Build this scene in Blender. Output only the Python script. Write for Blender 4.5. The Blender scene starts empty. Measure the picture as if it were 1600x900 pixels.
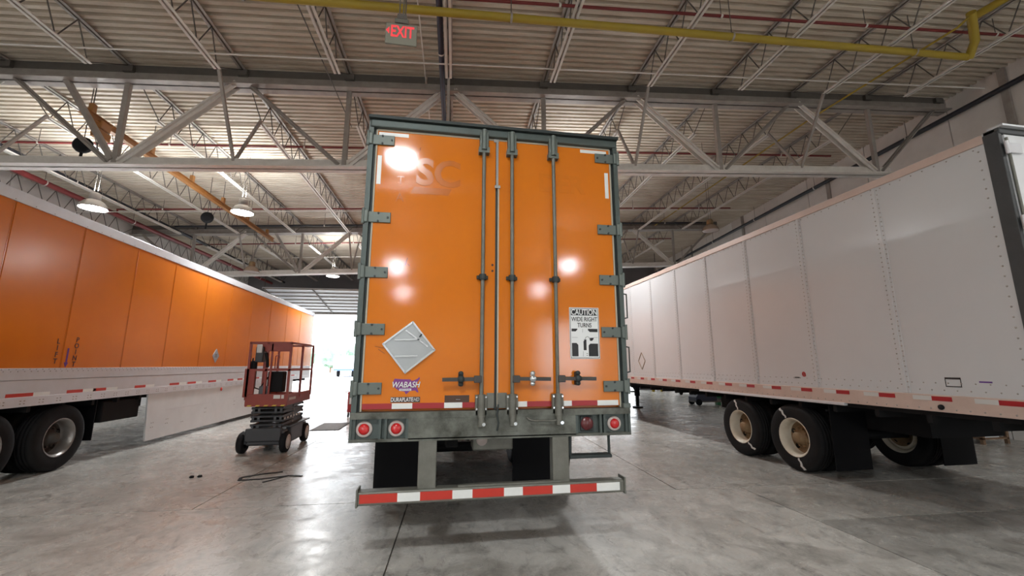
import bpy, bmesh, math, random
from mathutils import Vector, Matrix
random.seed(4)
S = bpy.context.scene
COL = S.collection
# ------------------------------------------------------------------ camera
cam = bpy.data.cameras.new('camera'); cam.sensor_width = 36.0; cam.lens = 658.26/1600*36.0
cam.clip_start = .05; cam.clip_end = 400
co = bpy.data.objects.new('camera', cam); COL.objects.link(co)
CAM = Vector((-.5509, -4.0371, 1.6704)); PIT, YAW, ROLL = .1798, .1698, -.0007
fw = Vector((math.sin(YAW)*math.cos(PIT), math.cos(YAW)*math.cos(PIT), math.sin(PIT)))
rt = Vector((math.cos(YAW), -math.sin(YAW), 0)); up = rt.cross(fw)
r2 = rt*math.cos(ROLL)+up*math.sin(ROLL); u2 = -rt*math.sin(ROLL)+up*math.cos(ROLL)
M = Matrix((r2, u2, -fw)).transposed().to_4x4(); M.translation = CAM
co.matrix_world = M; S.camera = co
# ------------------------------------------------------------------ world, exposure
S.view_settings.view_transform = 'Standard'; S.view_settings.look = 'None'
S.view_settings.gamma = 1.0; S.view_settings.use_curve_mapping = False
S.view_settings.exposure = 0.08
SKY = 7.0
w = bpy.data.worlds.new('overcast_sky'); S.world = w; w.use_nodes = True
bg = w.node_tree.nodes['Background']; bg.inputs[0].default_value = (.90, .95, 1.0, 1); bg.inputs[1].default_value = SKY
LAMP_DOWN, LAMP_UP = 200.0, 75.0
# building frame: yaw and roof slope (rises to the right)
BY, BS = .0368, .0523
cb, sb, tb = math.cos(BY), math.sin(BY), math.tan(BS)
def B(x, y, z): return Vector((x*cb+y*sb, -x*sb+y*cb, z))             # plumb things of the building
def R(x, y, z): return Vector((x*cb+y*sb, -x*sb+y*cb, z+x*tb))        # things that follow the roof slope
Y0, YN, YF = -24.6, 4.22, 23.48      # back wall, first girder, far wall
BAY = 9.63; G2 = 13.85
XN = [-8.862+2.0538*i for i in range(-2, 11)]                         # girder panel points
DECK = 7.80
XL = -13.2
def xr(y): return 12.0+max(0, y-2.5)*.07                                    # right wall is not quite square to the rest

# ------------------------------------------------------------------ materials
MATS = {}
def mat(name, col, rough=.5, metal=0., var=.0, vscale=3., col2=None, bump=0., bscale=60., emit=None, estr=0., spec=.5, coat=0., rvar=0., stretch=None):
    if name in MATS: return MATS[name]
    m = bpy.data.materials.new(name); m.use_nodes = True; nt = m.node_tree; p = nt.nodes['Principled BSDF']
    p.inputs['Base Color'].default_value = (*col, 1); p.inputs['Roughness'].default_value = rough
    p.inputs['Metallic'].default_value = metal; p.inputs['Specular IOR Level'].default_value = spec
    p.inputs['Coat Weight'].default_value = coat; p.inputs['Coat Roughness'].default_value = .12
    L = nt.links.new
    if var > 0 or bump > 0 or rvar > 0:
        tc = nt.nodes.new('ShaderNodeTexCoord'); mp = nt.nodes.new('ShaderNodeMapping'); L(tc.outputs['Object'], mp.inputs[0])
        if stretch: mp.inputs['Scale'].default_value = stretch
    if var > 0 or rvar > 0:
        n = nt.nodes.new('ShaderNodeTexNoise'); n.inputs['Scale'].default_value = vscale; n.inputs['Detail'].default_value = 8; n.inputs['Roughness'].default_value = .65
        L(mp.outputs[0], n.inputs['Vector'])
        cr = nt.nodes.new('ShaderNodeValToRGB'); cr.color_ramp.elements[0].position = .35; cr.color_ramp.elements[1].position = .68
        L(n.outputs['Fac'], cr.inputs[0])
        if var > 0:
            c2 = col2 if col2 else tuple(c*.55 for c in col)
            mx = nt.nodes.new('ShaderNodeMix'); mx.data_type = 'RGBA'
            ml = nt.nodes.new('ShaderNodeMath'); ml.operation = 'MULTIPLY'; ml.inputs[1].default_value = var
            L(cr.outputs[0], ml.inputs[0]); L(ml.outputs[0], mx.inputs[0])
            mx.inputs[6].default_value = (*col, 1); mx.inputs[7].default_value = (*c2, 1); L(mx.outputs[2], p.inputs['Base Color'])
        if rvar > 0:
            mr = nt.nodes.new('ShaderNodeMapRange'); mr.inputs[3].default_value = max(.02, rough-rvar); mr.inputs[4].default_value = min(1, rough+rvar)
            L(n.outputs['Fac'], mr.inputs[0]); L(mr.outputs[0], p.inputs['Roughness'])
    if bump > 0:
        nb = nt.nodes.new('ShaderNodeTexNoise'); nb.inputs['Scale'].default_value = bscale; nb.inputs['Detail'].default_value = 4
        L(mp.outputs[0], nb.inputs['Vector'])
        bp = nt.nodes.new('ShaderNodeBump'); bp.inputs['Strength'].default_value = bump; bp.inputs['Distance'].default_value = .01
        L(nb.outputs['Fac'], bp.inputs['Height']); L(bp.outputs[0], p.inputs['Normal'])
    if emit: p.inputs['Emission Color'].default_value = (*emit, 1); p.inputs['Emission Strength'].default_value = estr
    MATS[name] = m; return m

mat('deck', (.66, .60, .51), .6, var=.75, vscale=.9, col2=(.44, .36, .27), bump=.15, bscale=40, stretch=(1, 3, 1))
mat('steel_grey', (.40, .37, .34), .5, .2, var=.5, vscale=4, col2=(.22, .19, .17))
mat('steel_light', (.80, .77, .73), .45, .1, var=.35, vscale=5, col2=(.45, .41, .37))
mat('steel_dark', (.15, .135, .12), .6, .2, var=.4, vscale=6)
mat('pipe_red', (.20, .022, .022), .5, var=.4, vscale=6)
mat('pipe_black', (.016, .018, .026), .45)
mat('pipe_blue', (.03, .032, .06), .5)
mat('yellow_paint', (.40, .29, .025), .5, var=.5, vscale=5, col2=(.34, .24, .04))
mat('orange_brown', (.36, .15, .03), .5, var=.5, vscale=5, col2=(.2, .1, .05))
mat('wall_concrete', (.74, .71, .68), .8, var=.4, vscale=2.2, col2=(.58, .55, .52), bump=.25, bscale=70)
mat('wall_dark', (.20, .19, .20), .8, var=.3, vscale=2)
mat('white_paint', (.78, .78, .78), .4, var=.2, vscale=4, col2=(.6, .59, .57))
mat('trailer_orange', (.68, .19, .012), .085, var=.3, vscale=1.4, col2=(.60, .15, .010), bump=.02, bscale=90, rvar=.03)
mat('trailer_orange_side', (.66, .18, .012), .22, var=.4, vscale=.9, col2=(.54, .13, .010), bump=.03, bscale=60, rvar=.06)
mat('ghost_orange', (.53, .14, .009), .17)
mat('ghost_faint', (.645, .18, .012), .17)
mat('trailer_white', (.58, .59, .60), .2, var=.3, vscale=1.3, col2=(.52, .525, .53), bump=.04, bscale=70, rvar=.06)
mat('door_white', (.82, .84, .86), .3, var=.15, vscale=3)
mat('rail_pink', (.60, .47, .41), .45, .1, var=.5, vscale=4, col2=(.46, .35, .29))
mat('rail_alu', (.66, .67, .70), .38, .25, var=.35, vscale=4, col2=(.52, .50, .49))
mat('band_white', (.60, .61, .64), .42, .05, var=.4, vscale=3, col2=(.5, .48, .46))
mat('skirt_white', (.70, .72, .73), .4, var=.2, vscale=2.5)
mat('frame_green', (.085, .11, .105), .5, .35, var=.6, vscale=7, col2=(.075, .085, .075), bump=.1, bscale=90)
mat('frame_dark', (.035, .045, .045), .6, .2, var=.4, vscale=8)
mat('sill_steel', (.19, .20, .175), .55, .3, var=1., vscale=4, col2=(.032, .032, .022), bump=.2, bscale=50)
mat('galv', (.19, .19, .165), .5, .4, var=.6, vscale=9, col2=(.11, .11, .09), bump=.1, bscale=80)
mat('hinge_green', (.145, .17, .155), .5, .35, var=.5, vscale=10, col2=(.12, .14, .125))
mat('chrome', (.7, .75, .78), .2, .9)
mat('alu_plate', (.40, .42, .43), .35, .6, var=.3, vscale=8, col2=(.30, .32, .33))
mat('rubber', (.012, .012, .013), .7, bump=.1, bscale=50, spec=.12)
mat('tyre', (.011, .011, .012), .65, var=.5, vscale=5, col2=(.022, .021, .02), bump=.1, bscale=40, spec=.12)
mat('black_flap', (.004, .004, .005), .6, spec=.12)
mat('under_black', (.014, .014, .015), .7, spec=.12)
mat('post_dark', (.055, .058, .06), .6, var=.4, vscale=9, bump=.15, bscale=80)
mat('rim_grey', (.30, .29, .28), .35, .5, var=.5, vscale=6, col2=(.16, .14, .12))
mat('rim_white', (.66, .62, .52), .45, .05, var=.5, vscale=6, col2=(.45, .36, .24))
mat('hub_rust', (.27, .19, .10), .65, .1, var=.8, vscale=9, col2=(.16, .08, .035))
mat('hub_dark', (.07, .065, .06), .6, .2, var=.4, vscale=9)
mat('hole_black', (.004, .004, .004), .9)
mat('chalk', (.55, .55, .53), .8)
mat('tape_red', (.55, .035, .02), .4, var=.3, vscale=12, col2=(.42, .03, .02))
mat('tape_red_dull', (.36, .02, .025), .4)
mat('tape_white', (.80, .82, .80), .35, var=.25, vscale=12, col2=(.62, .64, .6))
mat('tape_pale', (.58, .58, .56), .4)
mat('lens_red', (.55, .01, .012), .2, coat=.5)
mat('lens_dark', (.10, .012, .015), .25, coat=.5)
mat('ring_white', (.52, .45, .42), .4)
mat('sign_white', (.78, .80, .80), .35)
mat('ink_black', (.012, .012, .014), .5)
mat('ink_grey', (.1, .1, .1), .5)
mat('ink_brown', (.06, .014, .005), .5)
mat('ink_purple', (.10, .02, .22), .4)
mat('sticker_purple', (.20, .035, .22), .35)
mat('sticker_white', (.8, .8, .8), .35)
mat('sticker_dark', (.05, .035, .035), .4)
mat('plate_brown', (.075, .035, .02), .5, var=.4, vscale=20)
mat('seal', (.46, .42, .33), .6)
mat('lift_red', (.25, .028, .012), .42, var=.3, vscale=5, col2=(.17, .02, .01))
mat('lift_dark', (.03, .032, .036), .5, var=.4, vscale=6, col2=(.05, .05, .05))
mat('lift_grey', (.075, .08, .088), .5)
mat('stripe_yellow', (.55, .38, .03), .5)
mat('wheel_grey', (.62, .61, .58), .6)
mat('label_white', (.6, .6, .58), .5)
mat('green_paint', (.02, .17, .06), .35)
mat('wood', (.20, .12, .07), .7, var=.5, vscale=12, col2=(.12, .07, .04))
mat('lamp_body', (.45, .44, .43), .35, .6)
mat('lamp_glass', (.32, .24, .18), .25, .1)
mat('lamp_lit', (1, 1, 1), .5, emit=(1, .98, .95), estr=30)
mat('exit_panel', (.24, .24, .20), .25)
mat('exit_red', (.8, .05, .06), .4, emit=(1, .06, .08), estr=.55)
mat('tree_green', (.22, .32, .24), .8, var=.5, vscale=1.5)
mat('yard', (.62, .61, .59), .8, var=.3, vscale=.3)
mat('blue_paint', (.08, .14, .32), .5)
mat('door_panel', (.68, .69, .72), .45)
mat('red_cart', (.34, .03, .03), .4)

def concrete_material():
    m = bpy.data.materials.new('concrete'); m.use_nodes = True; nt = m.node_tree; p = nt.nodes['Principled BSDF']; L = nt.links.new
    g = nt.nodes.new('ShaderNodeNewGeometry')
    def noise(sc, det, rough=.6, stretch=None, dist=0.):
        n = nt.nodes.new('ShaderNodeTexNoise'); n.inputs['Scale'].default_value = sc; n.inputs['Detail'].default_value = det; n.inputs['Roughness'].default_value = rough
        n.inputs['Distortion'].default_value = dist
        mp = nt.nodes.new('ShaderNodeMapping'); L(g.outputs['Position'], mp.inputs[0])
        if stretch: mp.inputs['Scale'].default_value = stretch
        mp.inputs['Rotation'].default_value = (0, 0, .5)
        L(mp.outputs[0], n.inputs['Vector']); return n.outputs['Fac']
    def ramp(f, a, b_):
        r = nt.nodes.new('ShaderNodeMapRange'); r.inputs[1].default_value = a; r.inputs[2].default_value = b_; L(f, r.inputs[0]); return r.outputs[0]
    def mix(f, A, Bc, k=1.):
        x = nt.nodes.new('ShaderNodeMix'); x.data_type = 'RGBA'
        ml = nt.nodes.new('ShaderNodeMath'); ml.operation = 'MULTIPLY'; ml.inputs[1].default_value = k; L(f, ml.inputs[0]); L(ml.outputs[0], x.inputs[0])
        if isinstance(A, tuple): x.inputs[6].default_value = (*A, 1)
        else: L(A, x.inputs[6])
        x.inputs[7].default_value = (*Bc, 1); return x.outputs[2]
    a = noise(.55, 9, .68); b_ = noise(2.6, 8, .7, None, .6); c = noise(14, 6, .7); d = noise(5, 9, .75, (1, .35, 1), 1.2); e = noise(38, 3, .6)
    col = mix(ramp(a, .38, .64), (.60, .59, .555), (.37, .36, .33), .95)
    col = mix(ramp(b_, .46, .70), col, (.17, .16, .14), .8)
    col = mix(ramp(d, .54, .68), col, (.10, .095, .083), .75)
    big = noise(.22, 6, .6); col = mix(ramp(big, .47, .64), col, (.17, .16, .14), .42)
    fine = noise(7, 10, .8, (1, .5, 1), .8); col = mix(ramp(fine, .52, .66), col, (.12, .113, .10), .55)
    col = mix(ramp(c, .50, .78), col, (.66, .65, .62), .42)
    col = mix(ramp(e, .66, .74), col, (.10, .09, .08), .5)
    oi = nt.nodes.new('ShaderNodeObjectInfo')
    hs = nt.nodes.new('ShaderNodeHueSaturation'); L(col, hs.inputs['Color'])
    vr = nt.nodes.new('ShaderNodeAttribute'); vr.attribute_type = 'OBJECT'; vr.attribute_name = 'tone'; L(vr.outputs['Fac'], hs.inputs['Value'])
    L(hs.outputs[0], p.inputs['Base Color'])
    mr = nt.nodes.new('ShaderNodeMapRange'); mr.inputs[1].default_value = .3; mr.inputs[2].default_value = .7; mr.inputs[3].default_value = .14; mr.inputs[4].default_value = .44; L(b_, mr.inputs[0]); L(mr.outputs[0], p.inputs['Roughness'])
    bp = nt.nodes.new('ShaderNodeBump'); bp.inputs['Strength'].default_value = .12; bp.inputs['Distance'].default_value = .006; L(c, bp.inputs['Height']); L(bp.outputs[0], p.inputs['Normal'])
    p.inputs['Specular IOR Level'].default_value = .55
    MATS['concrete'] = m
concrete_material()

# ------------------------------------------------------------------ mesh helpers
class MB:
    def __init__(s, xf=None): s.v = []; s.f = []; s.sm = []; s.xf = xf
    def add(s, vs, fs, smooth=False):
        o = len(s.v); s.v += [Vector(v) for v in vs]
        for f in fs: s.f.append(tuple(o+i for i in f)); s.sm.append(smooth)
        return s
    def box(s, x0, x1, y0, y1, z0, z1):
        return s.add([(x0,y0,z0),(x1,y0,z0),(x1,y1,z0),(x0,y1,z0),(x0,y0,z1),(x1,y0,z1),(x1,y1,z1),(x0,y1,z1)],
                     [(0,3,2,1),(4,5,6,7),(0,1,5,4),(1,2,6,5),(2,3,7,6),(3,0,4,7)])
    def cbox(s, c, d): return s.box(c[0]-d[0]/2, c[0]+d[0]/2, c[1]-d[1]/2, c[1]+d[1]/2, c[2]-d[2]/2, c[2]+d[2]/2)
    def bbox(s, x0, x1, y0, y1, z0, z1, r=.01):      # box with bevelled edges
        bm = bmesh.new(); bmesh.ops.create_cube(bm, size=1)
        for v in bm.verts: v.co = Vector(((x0+x1)/2+v.co.x*(x1-x0), (y0+y1)/2+v.co.y*(y1-y0), (z0+z1)/2+v.co.z*(z1-z0)))
        bmesh.ops.bevel(bm, geom=bm.edges[:], offset=r, segments=2, affect='EDGES', profile=.5)
        bm.verts.ensure_lookup_table()
        s.add([v.co.copy() for v in bm.verts], [tuple(v.index for v in f.verts) for f in bm.faces]); bm.free(); return s
    def bar(s, a, b, wd, ht, upv=(0,0,1)):           # rectangular bar between two points
        a = Vector(a); b = Vector(b); d = (b-a).normalized(); u = Vector(upv)
        if abs(d.dot(u)) > .98: u = Vector((0,1,0))
        sd = d.cross(u).normalized(); u = sd.cross(d)
        vs = []
        for p in (a, b):
            for i, j in ((-1,-1),(1,-1),(1,1),(-1,1)): vs.append(p+sd*(i*wd/2)+u*(j*ht/2))
        return s.add(vs, [(0,1,2,3),(7,6,5,4),(0,4,5,1),(1,5,6,2),(2,6,7,3),(3,7,4,0)])
    def tube(s, pts, r, n=8, caps=True):
        pts = [Vector(p) for p in pts]; rings = []; prev = None
        for i, p in enumerate(pts):
            d = ((pts[min(i+1, len(pts)-1)]-p).normalized()+(p-pts[max(i-1, 0)]).normalized())
            d = d.normalized() if d.length > 1e-6 else Vector((0,0,1))
            if prev is None: u = Vector((0,0,1)) if abs(d.z) < .9 else Vector((0,1,0))
            else: u = prev
            sd = d.cross(u).normalized(); u = sd.cross(d).normalized(); prev = u
            rings.append([p+sd*(r*math.cos(2*math.pi*k/n))+u*(r*math.sin(2*math.pi*k/n)) for k in range(n)])
        vs = [q for g in rings for q in g]; fs = []
        for i in range(len(pts)-1):
            for k in range(n): fs.append((i*n+k, i*n+(k+1)%n, (i+1)*n+(k+1)%n, (i+1)*n+k))
        s.add(vs, fs, True)
        if caps: s.add(rings[0], [tuple(range(n))[::-1]]); s.add(rings[-1], [tuple(range(n))])
        return s
    def lathe(s, prof, c, axis='z', n=24, smooth=True):    # prof: (radius, height)
        vs = []; fs = []
        for r, h in prof:
            for k in range(n):
                a = 2*math.pi*k/n; q = (r*math.cos(a), r*math.sin(a), h)
                if axis == 'x': q = (h, q[0], q[1])
                elif axis == 'y': q = (q[0], h, q[1])
                vs.append(Vector(c)+Vector(q))
        for i in range(len(prof)-1):
            for k in range(n): fs.append((i*n+k, i*n+(k+1)%n, (i+1)*n+(k+1)%n, (i+1)*n+k))
        return s.add(vs, fs, smooth)
    def disc(s, c, r, axis='y', n=20, h=.004):
        return s.lathe([(.0005, -h), (r, -h), (r, h), (.0005, h)], c, axis, n, False)
    def prism(s, pts, y0, y1, plane='xz'):                 # polygon extruded along the third axis
        n = len(pts)
        if plane == 'xz': A = [(p[0], y0, p[1]) for p in pts]; Bq = [(p[0], y1, p[1]) for p in pts]
        elif plane == 'yz': A = [(y0, p[0], p[1]) for p in pts]; Bq = [(y1, p[0], p[1]) for p in pts]
        else: A = [(p[0], p[1], y0) for p in pts]; Bq = [(p[0], p[1], y1) for p in pts]
        return s.add(A+Bq, [tuple(range(n))[::-1], tuple(range(n, 2*n))]+[(i, (i+1)%n, n+(i+1)%n, n+i) for i in range(n)])
    def mesh(s, name, off=Vector((0,0,0))):
        me = bpy.data.meshes.new(name)
        vs = [(s.xf(*v) if s.xf else v)-off for v in s.v]
        me.from_pydata(vs, [], s.f); me.polygons.foreach_set('use_smooth', s.sm)
        bm = bmesh.new(); bm.from_mesh(me); bmesh.ops.recalc_face_normals(bm, faces=bm.faces); bm.to_mesh(me); bm.free()
        me.update(); return me
    def build(s, name, m, parent=None, label=None):
        off = world_loc(parent) if parent else None
        if off is None:
            q = [s.xf(*v) if s.xf else v for v in s.v]
            off = Vector(((min(v.x for v in q)+max(v.x for v in q))/2, (min(v.y for v in q)+max(v.y for v in q))/2, min(v.z for v in q)))
            loc = off
        else: loc = Vector((0,0,0))
        me = s.mesh(name, off); me.materials.append(MATS[m])
        ob = bpy.data.objects.new(name, me); COL.objects.link(ob); ob.location = loc
        if parent: ob.parent = parent
        if label: ob['label'] = label
        return ob
def world_loc(o):
    L = Vector((0,0,0))
    while o: L += o.location; o = o.parent
    return L
def thing(name, label, cat, loc=(0,0,0), group=None, kind=None):
    o = bpy.data.objects.new(name, None); COL.objects.link(o); o.location = loc; o.empty_display_size = .2
    if kind: o['kind'] = kind; o['label'] = label
    else: tag(o, label, cat, group)
    return o
def tag(o, label, cat, group=None):
    o['label'] = label; o['category'] = cat
    if group: o['group'] = group
    return o
def struct(o, label=None):
    o['kind'] = 'structure'
    if label: o['label'] = label
    return o
def kids(o): return [c for c in bpy.data.objects if c.parent == o]
def dup(o, loc=None, parent=None, label=None):
    c = o.copy(); COL.objects.link(c); c.parent = parent
    if loc is not None: c.location = loc
    if label: c['label'] = label
    for k in KIDS(o): dup(k, None, c)
    return c
def KIDS(o): return list(o.children)
def text(body, size, loc, rot, m, parent, name='lettering', bold=0., shear=0., spacing=1., align='CENTER', sx=1.):
    cu = bpy.data.curves.new(name, 'FONT'); cu.body = body; cu.size = size; cu.extrude = .0012; cu.align_x = align; cu.align_y = 'CENTER'
    cu.offset = bold*size; cu.shear = shear; cu.space_character = spacing; cu.resolution_u = 3
    t = bpy.data.objects.new(name, cu); COL.objects.link(t)
    dg = bpy.context.evaluated_depsgraph_get(); me = bpy.data.meshes.new_from_object(t.evaluated_get(dg))
    bpy.data.objects.remove(t)
    off = world_loc(parent) if parent else Vector((0,0,0))
    me.transform(Matrix.Translation(Vector(loc)-off) @ Matrix.Rotation(rot[2], 4, 'Z') @ Matrix.Rotation(rot[0], 4, 'X') @ Matrix.Diagonal((sx, 1, 1, 1)))
    me.materials.clear(); me.materials.append(MATS[m])
    o = bpy.data.objects.new(name, me); COL.objects.link(o); o.parent = parent
    return o
RX = (math.pi/2, 0, 0); RL = (math.pi/2, 0, math.pi/2); RR = (math.pi/2, 0, -math.pi/2)

# ================================================================== SETTING
# floor: slabs with open joints over a dark bed
fl = struct(MB(B).box(XL-.3, 14.5, Y0-.2, YF+.2, -.12, -.012).build('floor', 'steel_dark'), 'grey concrete floor of the workshop')
def slab(x0, x1, y0, y1, tone):
    g = .007
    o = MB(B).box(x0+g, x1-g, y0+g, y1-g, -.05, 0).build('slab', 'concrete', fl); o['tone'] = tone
ys = [1.72, 7.6, 13.5, 19.4, YF+.2]
for i in range(4):
    xs = [XL-.3, -9.5, -3.42, 2.62, 8.7, 14.5]
    for j in range(5): slab(xs[j], xs[j+1], ys[i], ys[i+1], random.uniform(.95, 1.05))
xs = [XL-.3, -9.9, -5.4, -.93, 3.55]
for j in range(4): slab(xs[j], xs[j+1], -4.3, 1.72, random.uniform(.93, 1.0))
slab(3.55, 8.05, .42, 1.72, 1.0); slab(8.05, 14.5, .42, 1.72, .97)
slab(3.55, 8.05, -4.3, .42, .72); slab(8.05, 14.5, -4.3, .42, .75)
yb = [Y0-.2, -17.5, -10.9, -4.3]
for i in range(3):
    xs = [XL-.3, -9.9, -5.4, -.93, 3.55, 8.05, 14.5]
    for j in range(6): slab(xs[j], xs[j+1], yb[i], yb[i+1], random.uniform(.9, 1.))
# ceiling: ribbed steel deck, ribs run across the building
def deck():
    m = MB(R); P = .1524; prof = []
    y = Y0
    while y < YF:
        prof += [(y, 0), (y+.075, 0), (y+.088, .062), (y+.138, .062)]; y += P
    prof.append((y, 0)); n = len(prof)
    vs = [(XL-.2, a, DECK+h) for a, h in prof]+[(14.6, a, DECK+h) for a, h in prof]
    m.add(vs, [(i, i+1, n+i+1, n+i) for i in range(n-1)])
    vs2 = [(XL-.2, Y0, DECK+.13), (14.6, Y0, DECK+.13), (14.6, YF+.2, DECK+.13), (XL-.2, YF+.2, DECK+.13)]
    m.add(vs2, [(0, 1, 2, 3)])
    return m
struct(deck().build('ceiling', 'deck'), 'cream ribbed steel roof deck with rust-brown stains')
# right wall: precast panels
wr = thing('wall_right', 'pale grey precast concrete panel wall', 'wall', B(12, 2, 0), kind='structure')
y = Y0
while y < YF-.1:
    y1 = min(y+2.41, YF); g = .012
    xa, xb = xr(y+g), xr(y1-g); za = DECK+xa*tb+.05
    MB(B).add([(xa,y+g,0),(xb,y1-g,0),(xb+.2,y1-g,0),(xa+.2,y+g,0),(xa,y+g,za),(xb,y1-g,za),(xb+.2,y1-g,za),(xa+.2,y+g,za)],
              [(0,3,2,1),(4,5,6,7),(0,1,5,4),(1,2,6,5),(2,3,7,6),(3,0,4,7)]).build('wall_panel', 'wall_concrete', wr)
    y = y1
MB(B).add([(xr(Y0)+.05,Y0,0),(xr(YF)+.05,YF,0),(xr(YF)+.25,YF,0),(xr(Y0)+.25,Y0,0),(xr(Y0)+.05,Y0,8.55),(xr(YF)+.05,YF,8.55),(xr(YF)+.25,YF,8.55),(xr(Y0)+.25,Y0,8.55)],
          [(0,3,2,1),(4,5,6,7),(0,1,5,4),(1,2,6,5),(2,3,7,6),(3,0,4,7)]).build('joint_backing', 'steel_dark', wr)
for y in (3.1, 8.2, 13.1, 18.0):    # flat steel pilaster straps on the wall
    MB(B).box(xr(y)-.05, xr(y)+.02, y-.07, y+.07, 0, DECK+xr(y)*tb).build('pilaster_strap', 'steel_grey', wr)
# left wall
wl = thing('wall_left', 'pale grey precast concrete panel wall behind orange trailer', 'wall', B(XL, 2, 0), kind='structure')
y = Y0
while y < YF-.1:
    y1 = min(y+2.41, YF); g = .012
    MB(B).box(XL-.2, XL, y+g, y1-g, 0, DECK+XL*tb+.05).build('wall_panel', 'wall_concrete', wl); y = y1
MB(B).box(XL-.3, XL-.06, Y0, YF, 0, DECK+XL*tb+.05).build('joint_backing', 'steel_dark', wl)
# far and back walls with their door openings
def end_wall(name, y, th, doors, m, label):
    root = thing(name, label, 'wall', B(0, y, 0), kind='structure'); xs = XL-.3; y0, y1 = (y, y+th)
    def seg(x0, x1, z0, full=True):
        MB().add([B(x0,y0,z0),B(x1,y0,z0),B(x1,y1,z0),B(x0,y1,z0),R(x0,y0,DECK+.12),R(x1,y0,DECK+.12),R(x1,y1,DECK+.12),R(x0,y1,DECK+.12)],
                 [(0,3,2,1),(4,5,6,7),(0,1,5,4),(1,2,6,5),(2,3,7,6),(3,0,4,7)]).build('wall_section', m, root)
    for a, b_, h in doors:
        seg(xs, a, 0); seg(a, b_, h); xs = b_
        for q in (a-.05, b_-.05): MB(B).box(q, q+.10, y-.06, y+th+.03, 0, h).build('door_jamb', 'steel_grey', root)
        MB(B).box(a-.05, b_+.05, y-.06, y+th+.03, h-.08, h+.06).build('door_header', 'steel_grey', root)
    seg(xs, 14.6, 0)
    return root
FD = [(-10.6, -5.5, 4.85), (7.2, 11.6, 4.6)]
end_wall('wall_far', YF, .25, FD, 'wall_dark', 'dark end wall with open overhead doors')
BD = [(-10.5, -6.2, 4.6), (7.2, 11.5, 4.6)]
end_wall('wall_back', Y0-.25, .25, BD, 'wall_concrete', 'end wall with open overhead doors')
for k, (a, b_, h) in enumerate(FD+BD):          # daylight portals in the open doors
    yy = YF+.3 if k < len(FD) else Y0-.3
    la = bpy.data.lights.new('door_portal', 'AREA'); la.shape = 'RECTANGLE'; la.size = b_-a; la.size_y = h; la.cycles.is_portal = True
    lo = bpy.data.objects.new('door_portal', la); COL.objects.link(lo); lo.location = B((a+b_)/2, yy, h/2)
    lo.rotation_euler = (-math.pi/2 if k < len(FD) else math.pi/2, 0, -BY)
# rolled-up sectional doors
def sectional(a, b_, h, lab):
    r = thing('overhead_door', lab, 'door', B((a+b_)/2, YF-1.5, h))
    for i in range(7):
        y1 = YF-.15-i*.56; z = h+.05+i*.11
        MB(B).add([(a,y1-.55,z+.105),(b_,y1-.55,z+.105),(b_,y1,z),(a,y1,z),(a,y1-.55,z+.155),(b_,y1-.55,z+.155),(b_,y1,z+.05),(a,y1,z+.05)],
                  [(0,3,2,1),(4,5,6,7),(0,1,5,4),(1,2,6,5),(2,3,7,6),(3,0,4,7)]).build('door_section', 'door_panel', r)
        MB(B).bar((a, y1-.54, z+.08), (b_, y1-.54, z+.08), .05, .06).build('stiffener', 'steel_grey', r)
    for x in (a+.1, (a+b_)/2, b_-.1): MB(B).bar((x, YF-.1, h+.0), (x, YF-4.1, h+.78), .05, .05).build('track', 'steel_dark', r)
    for x in (a+.1, b_-.1): MB(B).bar((x, YF-4.0, h+.75), (x, YF-4.0, DECK+x*tb-.05), .03, .03).build('hanger', 'steel_dark', r)
    return r
sectional(FD[0][0], FD[0][1], FD[0][2], 'rolled-up sectional door in grey panels above opening behind orange trailers')
sectional(FD[1][0], FD[1][1], FD[1][2], 'rolled-up sectional door above opening behind white trailer')

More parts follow.
